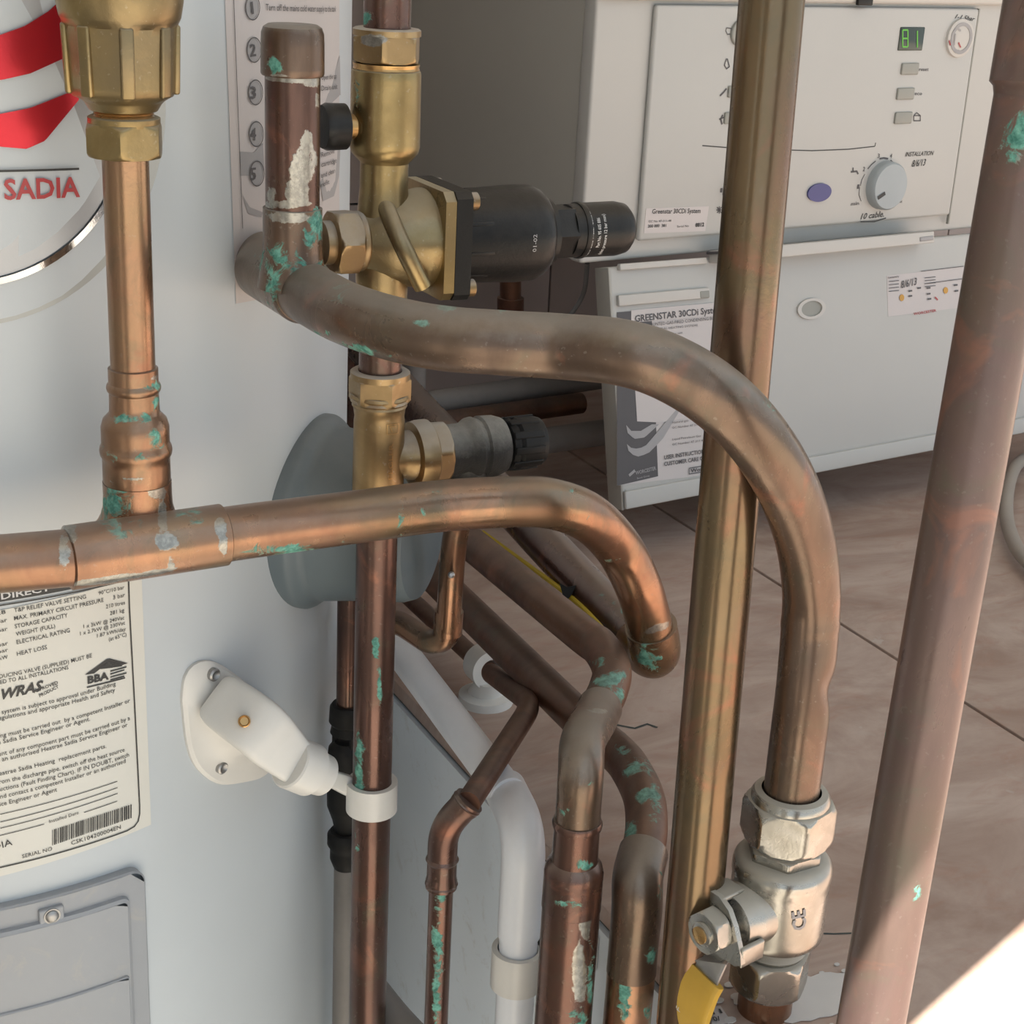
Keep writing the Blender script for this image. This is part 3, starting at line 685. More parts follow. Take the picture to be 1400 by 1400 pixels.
# hammered dent and small crimp mark
for i, q in enumerate(path):
    py = proj(q[:3])[1]
    if abs(py-853) < 5 and proj(q[:3])[0] > 1050: rad[i] *= 1.02
m = MB(); tube(m, path, rad, 56)
V = np.array(m.v); dc = P(1150, 938, .765); 
for i in range(len(V)):
    pr = proj(V[i]); d2 = ((pr[0]-1138)/14)**2+((pr[1]-945)/22)**2
    if d2 < 4 and pr[2] < .79: V[i] += np.array(M @ np.array([-1, 0, .6]))*.0024*math.exp(-d2)
m.v = [tuple(v) for v in V]
part('pipe', m, 'cu_brown', sn, spots=[('verd', 460, 395, 26, 10, .45), ('verd', 440, 455, 16, 5, .7), ('verd', 500, 478, 34, 5, .8, 14), ('verd', 610, 418, 16, 9, .85), ('verd', 685, 424, 8, 4, .8), ('verd', 580, 440, 20, 8, .4), ('verd', 455, 410, 16, 14, .5), ('verd', 1060, 560, 30, 14, .38, 45)])
# tee where the stub rises
vS = P(400, 230, .762)
sS = lambda py, w: (vz(vS, py), w*dep(vz(vS, py))/F)
tc_ = pz(396, 372, ZC)
m = MB()
q0 = pz(418, 399, ZC); q1 = pz(362, 366, ZC); 
tube(m, dense([q0, q0+(q1-q0)*.03, q1]), [43*dep(q0)/F]+[46*dep(q0)/F]*(len(dense([q0, q0+(q1-q0)*.03, q1]))-1), 48)
rows = [sS(392, 48), sS(372, 45), sS(350, 41.5), sS(330, 40.5), sS(290, 40.5), sS(284, 40.5), sS(283, 38)]
lathe(m, rows, (0, 0, 1), 48)
part('tee_fitting', m, 'cu_brown', sn, spots=[('verd', 385, 355, 40, 20, .6), ('verd', 375, 385, 12, 40, .7), ('verd', 432, 305, 10, 20, .9), ('verd', 425, 330, 10, 20, .8), ('verd', 405, 375, 10, 40, .75), ('verd', 420, 362, 30, 8, .6), ('solder', 395, 296, 30, 10, .9), ('solder', 410, 285, 30, 5, .9)])
m = MB(); tube(m, dense([vz(vS, 292), vz(vS, 92)]), 37.5*dep(vz(vS, 190))/F, 48)
part('stub_pipe', m, 'cu_red', sn, 'dark stub pipe with silver solder drips', spots=[('solder', 420, 195, 9, 18, .95), ('solder', 412, 230, 16, 22, 1.0), ('solder', 405, 262, 16, 20, 1.0), ('solder', 395, 280, 40, 6, .9), ('solder', 395, 108, 40, 5, .95), ('solder', 425, 112, 14, 8, .9), ('solder', 370, 265, 8, 10, .7), ('solder', 430, 215, 6, 20, .7), ('solder', 433, 140, 5, 20, .6), ('verd', 433, 290, 8, 10, .7)])
m = MB(); lathe(m, [sS(104, 37.8), sS(103, 42), sS(100, 43.5), sS(60, 43.5), sS(45, 43), sS(37, 40), sS(33, 34), sS(32, 20)], (0, 0, 1), 48)
part('end_cap', m, 'cu_brown', sn, spots=[('verd', 374, 90, 10, 10, .8), ('solder', 390, 103, 40, 3, .6)])
# the run behind the tee
m = MB(); tube(m, catmull([pz(380, 377, ZC), pz(350, 352, ZC-.002), pz(343, 336, ZC-.002), P(360, 319, .866)]), [.0155]*len(catmull([pz(380, 377, ZC), pz(350, 352, ZC-.002), pz(343, 336, ZC-.002), P(360, 319, .866)])), 44)
part('rear_bend', m, 'cu_brown', sn)

# ================================================================== BALL VALVE
bv = thing('lever_ball_valve', 'dusty nickel ball valve with yellow lever at the bottom right', 'valve', vz(vC, 1340))
G = lambda py, w: (vz(vC, py), w*dep(vz(vC, py))/F)
nrot = .2
m = MB(); hexnut(m, G(1146, 1)[0], G(1092, 1)[0], 65*dep(vz(vC, 1120))/F, rot=nrot, cham=.16)
lathe(m, [G(1096, 54), G(1086, 54), G(1081, 50), G(1079, 41), G(1088, 38.5)], (0, 0, 1), 60, cap=False); part('top_nut', m, 'nickel', bv)
m = MB(); rows = [G(1300, 38), G(1296, 44)]
for i in range(3): rows += [G(1292-i*4, 46), G(1290-i*4, 43)]
rows += [G(1277, 48), G(1272, 62), G(1268, 65), G(1262, 66), G(1196, 66.5), G(1190, 68), G(1180, 68), G(1174, 66), G(1168, 60), G(1166, 52)]
lathe(m, rows, (0, 0, 1), 72)
hexnut(m, G(1170, 1)[0], G(1154, 1)[0], 53*dep(vz(vC, 1160))/F, rot=.5, cham=.15)
rows = [G(1158, 46)]+[r for i in range(4) for r in (G(1155-i*3.5, 46), G(1153.5-i*3.5, 43.5))]+[G(1140, 44)]
lathe(m, rows, (0, 0, 1), 48)
part('body', m, 'nickel', bv)
m = MB()
ft = vz(vC, 1230); rb = 66*dep(ft)/F
class VCyl(Cyl): pass
vcy = Cyl((vC[0], vC[1]), rb)
text_on(m, vcy, 'CE', (1101, 1268), (1100, 1242), 16, .03, .0006); part('lettering', m, 'ink_light', bv)
m = MB(); hexnut(m, G(1345, 1)[0], G(1298, 1)[0], 56*dep(vz(vC, 1320))/F, rot=.9, cham=.16)
lathe(m, [G(1348, 44), G(1344, 46), G(1338, 46)], (0, 0, 1), 48); part('lower_nut', m, 'nickel', bv)
# stem and handle
sdv = np.array([-1., -.2, 0]); sdv /= np.linalg.norm(sdv); s0 = vz(vC, 1228)
hx = lambda t: s0+sdv*t
m = MB(); lathe(m, [(hx(.012), .0175), (hx(.027), .0165), (hx(.030), .0150), (hx(.036), .0148), (hx(.037), .012), (hx(.039), .0075), (hx(.046), .0075)], sdv, 48); part('stem_housing', m, 'nickel', bv)
sv = np.cross(sdv, (0, 0, 1)); sv /= np.linalg.norm(sv)   # sideways
if (M.T@sv)[0] < 0: sv = -sv
up_ = np.array([0, 0, 1.])
m = MB(); hh = .041
# plate around the stem with two stop ears, then the cranked strip
def plate(mb, pts, t0, t1): slab(mb, [hx(t0)+sv*a_*.001+up_*b_*.001 for a_, b_ in pts], sdv*(t1-t0))
plate(m, [(-12, 4), (-13, 12), (-8, 17), (-1, 17), (6, 13), (11, 6), (17, -7), (18, -12), (14, -15), (7, -15), (2, -22), (-14, -22), (-15, -10)], hh, hh+.003)
box(m, hx(hh-.014)+sv*(-.012)+up_*.0135, sv*.013, up_*.003, sdv*.016, .001)
box(m, hx(hh-.014)+sv*(.0145)+up_*(-.015), sv*.003, up_*.011, sdv*.016, .001)
part('handle_plate', m, 'nickel', bv)
m = MB(); hexnut(m, hx(hh+.003), hx(hh+.013), .0118, rot=.25); lathe(m, [(hx(hh+.010), .0062), (hx(hh+.0145), .0062), (hx(hh+.015), .0052)], sdv, 32)
nu = part('stem_nut', m, 'nickel', bv)
m = MB(); lathe(m, [(hx(hh+.012), .0045), (hx(hh+.0158), .0045), (hx(hh+.0164), .003)], sdv, 32); part('stem_end', m, 'brass_bright', nu)
# lever strip
L0 = hx(hh+.0015)+up_*(-.020)+sv*(-.006)
dl0 = dep(L0)
def lever(pxs, th, wd):
    rings = []
    ps = catmull(pxs, .003)
    for i, p in enumerate(ps):
        t = ps[min(i+1, len(ps)-1)]-ps[max(i-1, 0)]; t = t/np.linalg.norm(t); s = sv-t*sv.dot(t); s /= np.linalg.norm(s); b_ = np.cross(t, s)
        w_ = wd; ring = []
        for k in range(20):
            a_ = 2*math.pi*k/20; c0, s0_ = math.cos(a_), math.sin(a_)
            ring.append(p+s*w_*math.copysign(abs(c0)**.4, c0)+b_*th*math.copysign(abs(s0_)**.5, s0_))
        rings.append(ring)
    return rings
g1 = P(966, 1316, dl0-.006); g2 = P(950, 1352, dl0-.002); g3 = P(936, 1400, dl0+.009); g4 = P(934, 1460, dl0+.030)
m = MB(); loft(m, lever([L0+up_*.006, L0, g1, g2], .0013, .0112)); part('lever', m, 'steel', bv)
m = MB(); loft(m, lever([P(962, 1328, dl0-.005), g2, g3, g4], .0032, .0140)); gp = part('grip_sleeve', m, 'yellow', bv, 'yellow plastic sleeve on the lever')
vv_ = CAM-g3; vv_ /= np.linalg.norm(vv_)
plg = Plane(g3+vv_*.0046, sv, g2-g4)
m = MB(); text_on(m, plg, 'OFF', (926, 1401), (929, 1376), 7, .01, .0003); part('lettering', m, 'ink_white', gp)
# pipe below
m = MB(); tube(m, dense([vz(vC, 1338), (vC[0], vC[1], ZT-.002)]), 37*dep(vz(vC, 1380))/F, 40)
single('copper_pipe_stub', m, 'cu_orange', 'short copper pipe running down from the lever valve to the tiles', 'pipe', vz(vC, 1395))

# ================================================================== TALL PIPES ON THE RIGHT
pa = [P(1052, -120, .655), P(1052, 100, .715), P(1020, 450, .76), P(956, 1100, .835), P(935, 1400, .868)]
vP = P(1018, 470, .755)
base = np.array([vP[0], vP[1], 0])
top_ = P(1050, 60, .70); bot_ = pz(935, 1400, ZT)
w0, w1 = 44, 34.5
ln = dense([bot_+(bot_-top_)*0, top_, top_+(top_-bot_)/np.linalg.norm(top_-bot_)*.35], .008)
m = MB(); tube(m, ln, .0143, 48)
single('tall_copper_pipe', m, 'cu_olive', 'tall straight olive-brown copper pipe standing in front of the boiler', 'pipe', bot_, spots=None)
bB = P(1276, 900, .645)
q_top = P(1375, 345, .61); q_bot = P(1208, 1300, .68)
dB = (q_top-q_bot)/np.linalg.norm(q_top-q_bot)
cpl = along(q_bot, dB, py=122)
tp = thing('tall_copper_riser', 'thick violet-brown copper pipe at the right edge with turquoise stain', 'pipe', q_bot-dB*.2)
m = MB(); tube(m, dense([q_bot-dB*.25, cpl]), .0142, 48); part('pipe', m, 'cu_purple', tp, spots=[('verd', 1393, 180, 20, 34, .95, 20), ('verd', 1381, 215, 10, 14, .8), ('solder', 1385, 200, 34, 50, .5), ('verd', 1210, 1000, 3, 12, .7), ('verd', 1252, 1220, 8, 16, .55)])
m = MB(); tube(m, dense([cpl-dB*.003, cpl, cpl+dB*.0015, cpl+dB*.05]), [.0142, .0150]+[.0166]*(len(dense([cpl-dB*.003, cpl, cpl+dB*.0015, cpl+dB*.05]))-2), 48); part('coupling', m, 'cu_purple', tp)

# ================================================================== RISER BESIDE THE TANK, BRASS TEE, REDUCING VALVE
A = lambda py, w: (vz(vA, py), w*dep(vz(vA, py))/F)
lr = 27.3*dep(vz(vA, 900))/F
m = MB(); tube(m, dense([(vA[0], vA[1], .55), vz(vA, 662)]), lr, 44)
single('slim_copper_riser', m, 'cu_red', 'red-brown vertical copper pipe gripped by the white bracket', 'pipe', (vA[0], vA[1], .55), spots=[('verd', 514, 888, 5, 18, .95), ('verd', 518, 915, 4, 14, .8), ('verd', 519, 935, 4, 24, .8), ('verd', 492, 1045, 6, 40, 1.0), ('verd', 491, 1078, 9, 10, .9), ('verd', 489, 1160, 4, 22, .6)])
m = MB(); tube(m, dense([vz(vA, 522), vz(vA, 392)]), lr*1.0, 44)
single('copper_link_pipe', m, 'cu_red', 'short copper link between the reducing valve and the brass tee', 'pipe', vz(vA, 520))
m = MB(); tube(m, dense([vz(vA, 60), vz(vA, -120)]), lr*1.03, 44)
single('copper_inlet_pipe', m, 'cu_red', 'copper pipe entering the top nut of the pressure reducing valve', 'pipe', vz(vA, 60), spots=[('verd', 500, 22, 8, 12, .7)])

# brass tee + relief valve
rv = thing('pressure_relief_valve', 'brass tee with grey relief valve and black knob pointing right', 'valve', vz(vA, 668))
m = MB(); lathe(m, [A(676, 33), A(672, 35), A(660, 35), A(575, 35), A(568, 34), A(556, 36), A(553, 38), A(550, 37), A(547, 40), A(544, 38), A(541, 41), A(537, 40)], (0, 0, 1), 56)
xd = np.array([1., 0, 0]); rc0 = vz(vA, 627)
Xr = lambda px, w: (along(rc0, xd, px=px), w*dep(along(rc0, xd, px=px))/F)
lathe(m, [Xr(528, 30), Xr(548, 30), Xr(556, 34), Xr(566, 35)], xd, 48)
part('tee_body', m, 'brass_dull', rv, spots=[('verd', 530, 572, 20, 4, .5)])
ta = Cyl((vA[0], vA[1]), A(610, 35)[1])
m = MB(); line_on(m, ta, [(529, 581), (545, 579), (544, 592), (529, 594), (529, 581)], .8, .0004); line_on(m, ta, [(536, 591), (533, 583), (541, 583)], 1, .0004)
text_on(m, ta, 'PEGLER', (536, 655), (537, 606), 6, .01, .0004); part('casting_mark', m, 'brass_bright', rv)
m = MB(); hexnut(m, A(550, 1)[0], A(512, 1)[0], 43*dep(vz(vA, 530))/F, rot=.0, cham=.14)
lathe(m, [A(516, 41), A(508, 41), A(506, 38), A(506, 30), A(512, 28)], (0, 0, 1), 48, cap=False); part('nut', m, 'brass_dull', rv)
m = MB(); lathe(m, [Xr(561, 38), Xr(563, 45), Xr(572, 47), Xr(584, 47), Xr(586, 45)], xd, 56); hexnut(m, Xr(580, 1)[0], Xr(606, 1)[0], 47*dep(Xr(580, 1)[0])/F, rot=.3, cham=.25); part('nut', m, 'brass_dull', rv)
m = MB(); rr0 = [Xr(598, 36), Xr(602, 36), Xr(612, 37), Xr(614, 36), Xr(630, 36), Xr(634, 38), Xr(640, 42), Xr(646, 43), Xr(650, 40), Xr(653, 40), Xr(656, 43), Xr(674, 42), Xr(684, 38), Xr(688, 30)]
lathe(m, rr0, xd, 56)
od = along(rc0, xd, px=640)
lathe(m, [(od, .009), (od-up_*.012, .0125), (od-up_*.024, .012), (od-up_*.026, .009)], (0, 0, 1), 32)
part('valve_body', m, 'iron', rv)
m = MB(); rows = []
for px, w in ((684, 22), (690, 34), (696, 36), (700, 33), (704, 36), (728, 35), (736, 32), (739, 24)): rows.append(Xr(px, w))
lathe(m, rows, xd, 64)
V = [np.array(v) for v in m.v]
part('knob', m, 'black_matt', rv)
m = MB()
for k in range(10):
    a_ = 2*math.pi*k/10; n_, b_ = frame(xd); c, r = Xr(690, 34)[0], Xr(690, 35)[1]; c2 = Xr(730, 34)[0]; dr = math.cos(a_)*n_+math.sin(a_)*b_; sd_ = np.cross(xd, dr)
    box(m, c+dr*r*.95-sd_*.0022, sd_*.0044, dr*.0016, c2-c, .0007)
part('grip_rib', m, 'black_matt', rv)

# pressure reducing valve
pv = thing('pressure_reducing_valve', 'large brass pressure reducing valve with black plastic dome', 'valve', vz(vA, 395))
m = MB(); rows = [A(228, 31), A(222, 33), A(215, 40), A(208, 46), A(200, 48), A(100, 48), A(96, 47), A(94, 44), A(92, 45)]
lathe(m, rows, (0, 0, 1), 60)
lathe(m, [A(420, 34), A(380, 36), A(330, 38), A(280, 35), A(255, 33), A(218, 33)], (0, 0, 1), 48)
pc0 = vz(vA, 328)
Xp = lambda px, w, dy=0: (along(pc0, xd, px=px)+up_*dy, w*dep(along(pc0, xd, px=px))/F)
lathe(m, [Xp(492, 38), Xp(498, 42), Xp(508, 50), Xp(522, 58), Xp(540, 63), Xp(560, 66), Xp(572, 68), Xp(580, 68)], xd, 56)
# neck of the side port
qc = vz(vA, 172); Xq = lambda px, w: (along(qc, xd, px=px), w*dep(along(qc, xd, px=px))/F)
lathe(m, [Xq(500, 30), Xq(492, 26), Xq(486, 22), Xq(484, 18)], xd, 40)
part('body', m, 'brass', pv, spots=[('verd', 488, 130, 10, 26, .45)])
m = MB()  # slanted casting webs
dq = dep(pc0)
tube(m, catmull([P(508, 236, dq-.002), P(526, 280, dq-.0150), P(550, 335, dq-.0200), P(578, 392, dq-.008)]), .0046, 16)
part('web', m, 'brass', pv)
m = MB(); lathe(m, [A(94, 46), A(92, 45), A(90, 45), A(88, 46), A(86, 46)], (0, 0, 1), 48); part('bright_ring', m, 'brass_bright', pv)
m = MB(); hexnut(m, A(85, 1)[0], A(46, 1)[0], 49.5*dep(vz(vA, 65))/F, rot=.5, cham=.12)
lathe(m, [A(48, 47), A(40, 47), A(38, 44), A(38, 34)], (0, 0, 1), 48, cap=True); part('top_nut', m, 'brass_dull', pv, spots=[('solder', 510, 55, 24, 10, .8)])
m = MB(); hexnut(m, Xp(452, 1)[0], Xp(486, 1)[0], 47*dep(Xp(470, 1)[0])/F, rot=.1, cham=.14)
lathe(m, [Xp(484, 38), Xp(488, 41), Xp(492, 41), Xp(496, 38)], xd, 48)
lathe(m, [Xp(440, 30), Xp(452, 30)], xd, 40); part('side_nut', m, 'brass_dull', pv)
m = MB(); lathe(m, [Xq(490, 17), Xq(476, 17), Xq(476, 20), Xq(472, 20), Xq(472, 15), Xq(466, 15)], xd, 36); part('port', m, 'brass_bright', pv)
m = MB(); lathe(m, [Xq(473, 26), Xq(471, 31), Xq(446, 32), Xq(440, 29), Xq(438, 20)], xd, 48); part('port_cap', m, 'black', pv, 'black plastic cap on the side port')
def sq(mb, pxa, pxb, hwp, dz=0, bev=.002, cut=.2):
    c = along(pc0, xd, px=pxa)+up_*dz; c2 = along(pc0, xd, px=pxb)+up_*dz; h = hwp*dep(c)/F
    pol = []
    for sy, sz in ((1, 1), (-1, 1), (-1, -1), (1, -1)):
        cc = [(h*sy, h*sz*(1-cut)), (h*sy*(1-cut), h*sz)]
        if sy*sz < 0: cc = cc[::-1]
        pol += [(c+np.array([0, y_, z_])) for y_, z_ in cc]
    slab(mb, pol, c2-c)
m = MB(); sq(m, 578, 592, 73, cut=.16); part('flange', m, 'brass', pv)
m = MB(); sq(m, 592.5, 614, 73, cut=.12); part('black_flange', m, 'black', pv)
m = MB(); rows = [Xp(612, 63), Xp(700, 66), Xp(720, 65), Xp(731, 60), Xp(737, 53), Xp(738, 48), Xp(746, 47), Xp(748, 40)]
lathe(m, rows, xd, 72)
lathe(m, [Xp(744, 38), Xp(776, 38)], xd, 6)
lathe(m, [Xp(774, 36), Xp(790, 37), Xp(791, 35)], xd, 48)
for k in range(10):
    a_ = 2*math.pi*(k+.3)/10; n_, b_ = frame(xd); dr = math.cos(a_)*n_+math.sin(a_)*b_; sd_ = np.cross(xd, dr); c, r = Xp(618, 62.5); c2, r2 = Xp(650, 64)
    box(m, c+dr*r*.985-sd_*.001, sd_*.002, dr*.0012, c2-c, .0004)
dm = part('dome', m, 'black', pv)
m = MB(); lathe(m, [Xp(788, 34), Xp(790, 37), Xp(838, 37), Xp(850, 34), Xp(856, 27), Xp(858, 12)], xd, 48)
c, r = Xp(858, 4); lathe(m, [(c, r), (c+xd*.001, r), (c+xd*.0012, r*.7)], xd, 24)
lathe(m, [Xp(786, 38), Xp(788, 38.5), Xp(792, 38.5), Xp(794, 37)], xd, 48)
cp = part('adjuster_cap', m, 'black', pv)
# print on the cap: lines run round the cap
class AxCyl:   # print surface on a cylinder along X
    def __init__(s, c, r): s.c = c; s.r = r
    def pt(s, u, v, off=0):   # u along x, v around (0 faces camera)
        a0 = math.atan2((CAM-s.c)[2], (CAM-s.c)[1]); a_ = a0+v/s.r*(1 if True else 1)
        return np.array([s.c[0]+u, s.c[1]+(s.r+off)*math.cos(a_), s.c[2]+(s.r+off)*math.sin(a_)])
def ring_text(mb, ax, txt, x, v0, v1, h, bold=.01):
    v, f = text_geo(txt, bold); x0, x1 = v[:, 0].min(), v[:, 0].max()
    mb.add([ax.pt(x-yy/.72*h, v0+(xx-x0)/(x1-x0)*(v1-v0), .0004) for xx, yy in v], f); mb.flat = True
ac = AxCyl(Xp(788, 1)[0], Xp(815, 37)[1]); xs_ = [Xp(p, 1)[0][0]-ac.c[0] for p in (793, 803, 811)]
m = MB()
for t, x_, a_, b_ in (('Mains Cold Water Control', xs_[0], .017, -.010), ('Part No. 95 605 886', xs_[1], .010, -.006), ('(Inlet pressure 12 bar max)', xs_[2], .016, -.008)):
    ring_text(m, ac, t, x_, a_, b_, .0020)
part('lettering', m, 'ink_white', cp)
ac2 = AxCyl(Xp(703, 1)[0], Xp(703, 66)[1]); m = MB(); ring_text(m, ac2, '01-02', 0, .010, .001, .0022); part('lettering', m, 'ink_light', dm)
hb = 73*dep(Xp(600, 1)[0])/F*.80
for sy, sz in ((-1, 1), (-1, -1), (1, 1), (1, -1)):
    c0 = Xp(613, 1)[0]+np.array([0, hb*sy, hb*sz]); m = MB(); lathe(m, [(c0, .0045), (c0+xd*.0045, .0045), (c0+xd*.005, .0038), (c0+xd*.0052, .002)], xd, 28); part('bolt', m, 'brass_dull', pv)

# ================================================================== DISCHARGE PIPE, TUNDISH
q1 = along(rc0, xd, px=640)-up_*.024; 
dsc = thing('discharge_pipe', 'thin copper discharge pipe dropping below the relief valve', 'pipe', P(610, 880, .93))
dv = np.array([q1[0], q1[1], 0]); 
D0 = q1; D1 = P(620, 740, .93); D2 = P(612, 872, .955)
D3 = P(545, 850, .985); D4 = P(476, 838, 1.01)
pth = dense(fillet([D0, D1, D2, P(590, 880, .965), D3, D4], [.02, .018, .012, .01], 10))
m = MB(); tube(m, pth, .0074, 32); part('pipe', m, 'cu_orange', dsc)
m = MB(); tube(m, dense([P(614, 835, .95), P(612, 866, .955)]), .0086, 32); part('elbow_socket', m, 'cu_orange', dsc)
m = MB(); c0 = P(617, 786, .93); lathe(m, [(c0-up_*0, .002), (c0+(CAM-c0)*.012, .002), (c0+(CAM-c0)*.0135, .001)], CAM-c0, 16); part('test_pin', m, 'steel', dsc)
vD = P(476, 960, 1.01)
m = MB(); tube(m, fillet([D4+np.array([-.0, .0, 0]), D4+np.array([-.012, .002, 0]), (D4+np.array([-.012, .002, -.06]))], .01), .0074, 28)
td = thing('tundish', 'black plastic tundish fitting half hidden behind the slim riser', 'tundish', vz(vD, 1200))
E_ = lambda py, w: (vz(vD, py), w*dep(vz(vD, py))/F)
m = MB(); lathe(m, [E_(962, 22), E_(966, 25), E_(985, 26), E_(990, 22), E_(1000, 24), E_(1003, 18)], (0, 0, 1), 40); part('upper_nut', m, 'black_matt', td)
m = MB(); lathe(m, [E_(1012, 18), E_(1022, 26), E_(1040, 28), E_(1100, 27), E_(1118, 20), E_(1134, 16), E_(1140, 16)], (0, 0, 1), 40)
for k in range(3):
    a_ = 2*math.pi*k/3+.5; o_ = np.array([math.cos(a_), math.sin(a_), 0])*.008; tube(m, [vz(vD, 1000)+o_, vz(vD, 1024)+o_], .002, 10)
part('cup', m, 'black_matt', td)
m = MB(); lathe(m, [E_(1135, 22), E_(1140, 26), E_(1152, 26), E_(1158, 22), E_(1172, 22), E_(1184, 17)], (0, 0, 1), 40); part('lower_nut', m, 'black_matt', td)
m = MB(); tube(m, dense([vz(vD, 968), vz(vD, 800)]), .0075, 28); single('copper_drop_pipe', m, 'cu_red', 'thin copper pipe entering the black tundish, behind the slim riser', 'pipe', vz(vD, 965))
m = MB(); tube(m, dense([vz(vD, 1178), (vD[0], vD[1], .5)]), .0078, 28); single('grey_waste_pipe', m, 'grey_pipe', 'thin grey waste pipe leaving the bottom of the black tundish', 'pipe', (vD[0], vD[1], .5))

# ================================================================== PIPES OVER THE TILES
# big soldered pipe (second from right of the lower group)
v5 = P(775, 1322, .86)
B5 = lambda py, w: (vz(v5, py), w*dep(vz(v5, py))/F)
p5 = thing('soldered_elbow_pipe', 'copper pipe with reducer and elbow, silver drips, between white pipe and its twin', 'pipe', (v5[0], v5[1], .62))
m = MB(); tube(m, dense([(v5[0], v5[1], .62), vz(v5, 1235)]), .0154, 44); part('lower_pipe', m, 'cu_red', p5, spots=[('solder', 800, 1260, 9, 30, .8), ('solder', 792, 1330, 12, 50, .8), ('verd', 808, 1340, 6, 60, .65), ('solder', 775, 1240, 40, 5, .7), ('verd', 790, 1392, 16, 14, .7), ('verd', 800, 1240, 10, 8, .6)])
m = MB(); lathe(m, [B5(1240, 39), B5(1238, 41), B5(1190, 41), B5(1180, 38), B5(1175, 32), B5(1130, 31.5), B5(1129, 34), B5(1124, 35), B5(1120, 33)], (0, 0, 1), 48); part('reducer', m, 'cu_red', p5, spots=[('verd', 803, 1185, 9, 8, .9), ('verd', 770, 1236, 40, 5, .5), ('solder', 790, 1126, 32, 4, .75)])
k1 = vz(v5, 1122); k2 = vz(v5, 1060)
elb5 = [np.append(k1, 31*dep(k1)/F), np.append(k2, 31.5*dep(k2)/F), np.append(P(797, 1015, .832), 31.5*.832/F), np.append(P(812, 985, .868), 31*.868/F), np.append(P(820, 968, .885), 31*.885/F)]
pe = catmull(elb5); m = MB(); tube(m, pe, [q[3] for q in pe], 44); part('elbow', m, 'cu_brown', p5, spots=[('verd', 808, 1072, 8, 6, .6), ('solder', 818, 972, 24, 5, .6), ('verd', 770, 1110, 10, 8, .5)])
pp = catmull([P(819, 970, .884), P(832, 942, .897), P(836, 915, .912), P(820, 885, .935), P(790, 862, .957), P(646, 745, 1.069), P(560, 676, 1.14), P(520, 645, 1.175)])
m = MB(); tube(m, pp, .0112, 36); part('run_pipe', m, 'cu_dark', p5, spots=[('verd', 832, 930, 26, 10, .9, -20), ('verd', 845, 955, 8, 20, .8), ('verd', 812, 950, 8, 18, .7, 30), ('verd', 820, 905, 20, 8, .5)])
# twin
v6 = P(862, 1340, .865); B6 = lambda py, w: (vz(v6, py), w*dep(vz(v6, py))/F)
p6 = thing('copper_elbow_pipe', 'copper elbow pipe with green speckled bend, left of the tall olive pipe', 'pipe', (v6[0], v6[1], .62))
m = MB(); tube(m, dense([(v6[0], v6[1], .62), vz(v6, 1318)]), 33*dep(v6)/F, 40); part('lower_pipe', m, 'cu_orange', p6, spots=[('verd', 853, 1365, 10, 40, .8), ('solder', 868, 1330, 40, 6, .8), ('verd', 885, 1385, 8, 20, .6)])
e6 = [np.append(vz(v6, 1328), 34*.865/F), np.append(vz(v6, 1290), 34*.86/F), np.append(vz(v6, 1240), 35*.85/F), np.append(P(872, 1200, .848), 35*.848/F), np.append(P(880, 1165, .862), 34*.862/F)]
pe = catmull(e6); m = MB(); tube(m, pe, [q[3] for q in pe], 44); part('elbow', m, 'cu_brown', p6, spots=[('verd', 903, 1210, 5, 30, .6), ('verd', 890, 1305, 8, 12, .7), ('verd', 845, 1240, 4, 20, .3)])
pp = catmull([P(879, 1168, .862), P(884, 1130, .875), P(880, 1090, .893), P(862, 1052, .918), P(842, 1028, .936), P(784, 975, .975), P(555, 751, 1.20), P(500, 697, 1.26)])
m = MB(); tube(m, pp, .0116, 36); part('run_pipe', m, 'cu_dark', p6, spots=[('verd', 868, 1050, 20, 14, .75), ('verd', 885, 1085, 24, 12, .8), ('verd', 895, 1100, 12, 24, .7), ('verd', 862, 1135, 10, 18, .7), ('verd', 850, 1025, 14, 10, .6), ('solder', 885, 1160, 26, 8, .85), ('verd', 880, 1060, 24, 24, .45)])
# white plastic pipe
vW = P(708, 1300, .92); BW = lambda py, w: (vz(vW, py), w*dep(vz(vW, py))/F)
wp = thing('white_plastic_pipe', 'white plastic pipe with elbow running beside the white riser wall', 'pipe', (vW[0], vW[1], .62))
wt = vz(vW, 1120)
dy = np.array([0, 1., 0]); w_in = P(700, 1093, dep(wt)+.02)
far = P(540, 880, 1.06); far2 = far+(far-w_in)*.35
m = MB(); tube(m, dense([(vW[0], vW[1], .62), vz(vW, 1270)]), 26.5*dep(vW)/F, 36)
tube(m, dense([P(694, 1085, dep(w_in)+.012), far, far2], .01), 25.5*.92/F, 36); part('pipe', m, 'white_pipe', wp)
m = MB(); pth = dense(fillet([vz(vW, 1277), vz(vW, 1135), P(690, 1078, dep(w_in)+.025)], .03, 12)); tube(m, pth, 30*.905/F, 40); part('elbow', m, 'white_pipe', wp, 'glossy white elbow')
m = MB(); rings = []
for c, r in ((vz(vW, 1296), .0118), (vz(vW, 1296), .0150), (vz(vW, 1345), .0150), (vz(vW, 1345), .0118), (vz(vW, 1296), .0118)):
    rings.append([c+np.array([r*math.cos(a_), r*math.sin(a_), 0]) for a_ in [2*math.pi*k/40 for k in range(40)]])
loft(m, rings, False); c = vz(vW, 1345); box(m, (c[0]+.010, c[1]-.009, c[2]), (XE-c[0]-.010, 0, 0), (0, .018, 0), vz(vW, 1296)-c, .002)
single('pipe_clip', m, 'white_plastic', 'white plastic clip holding the white pipe low on the riser wall', 'clip', c)
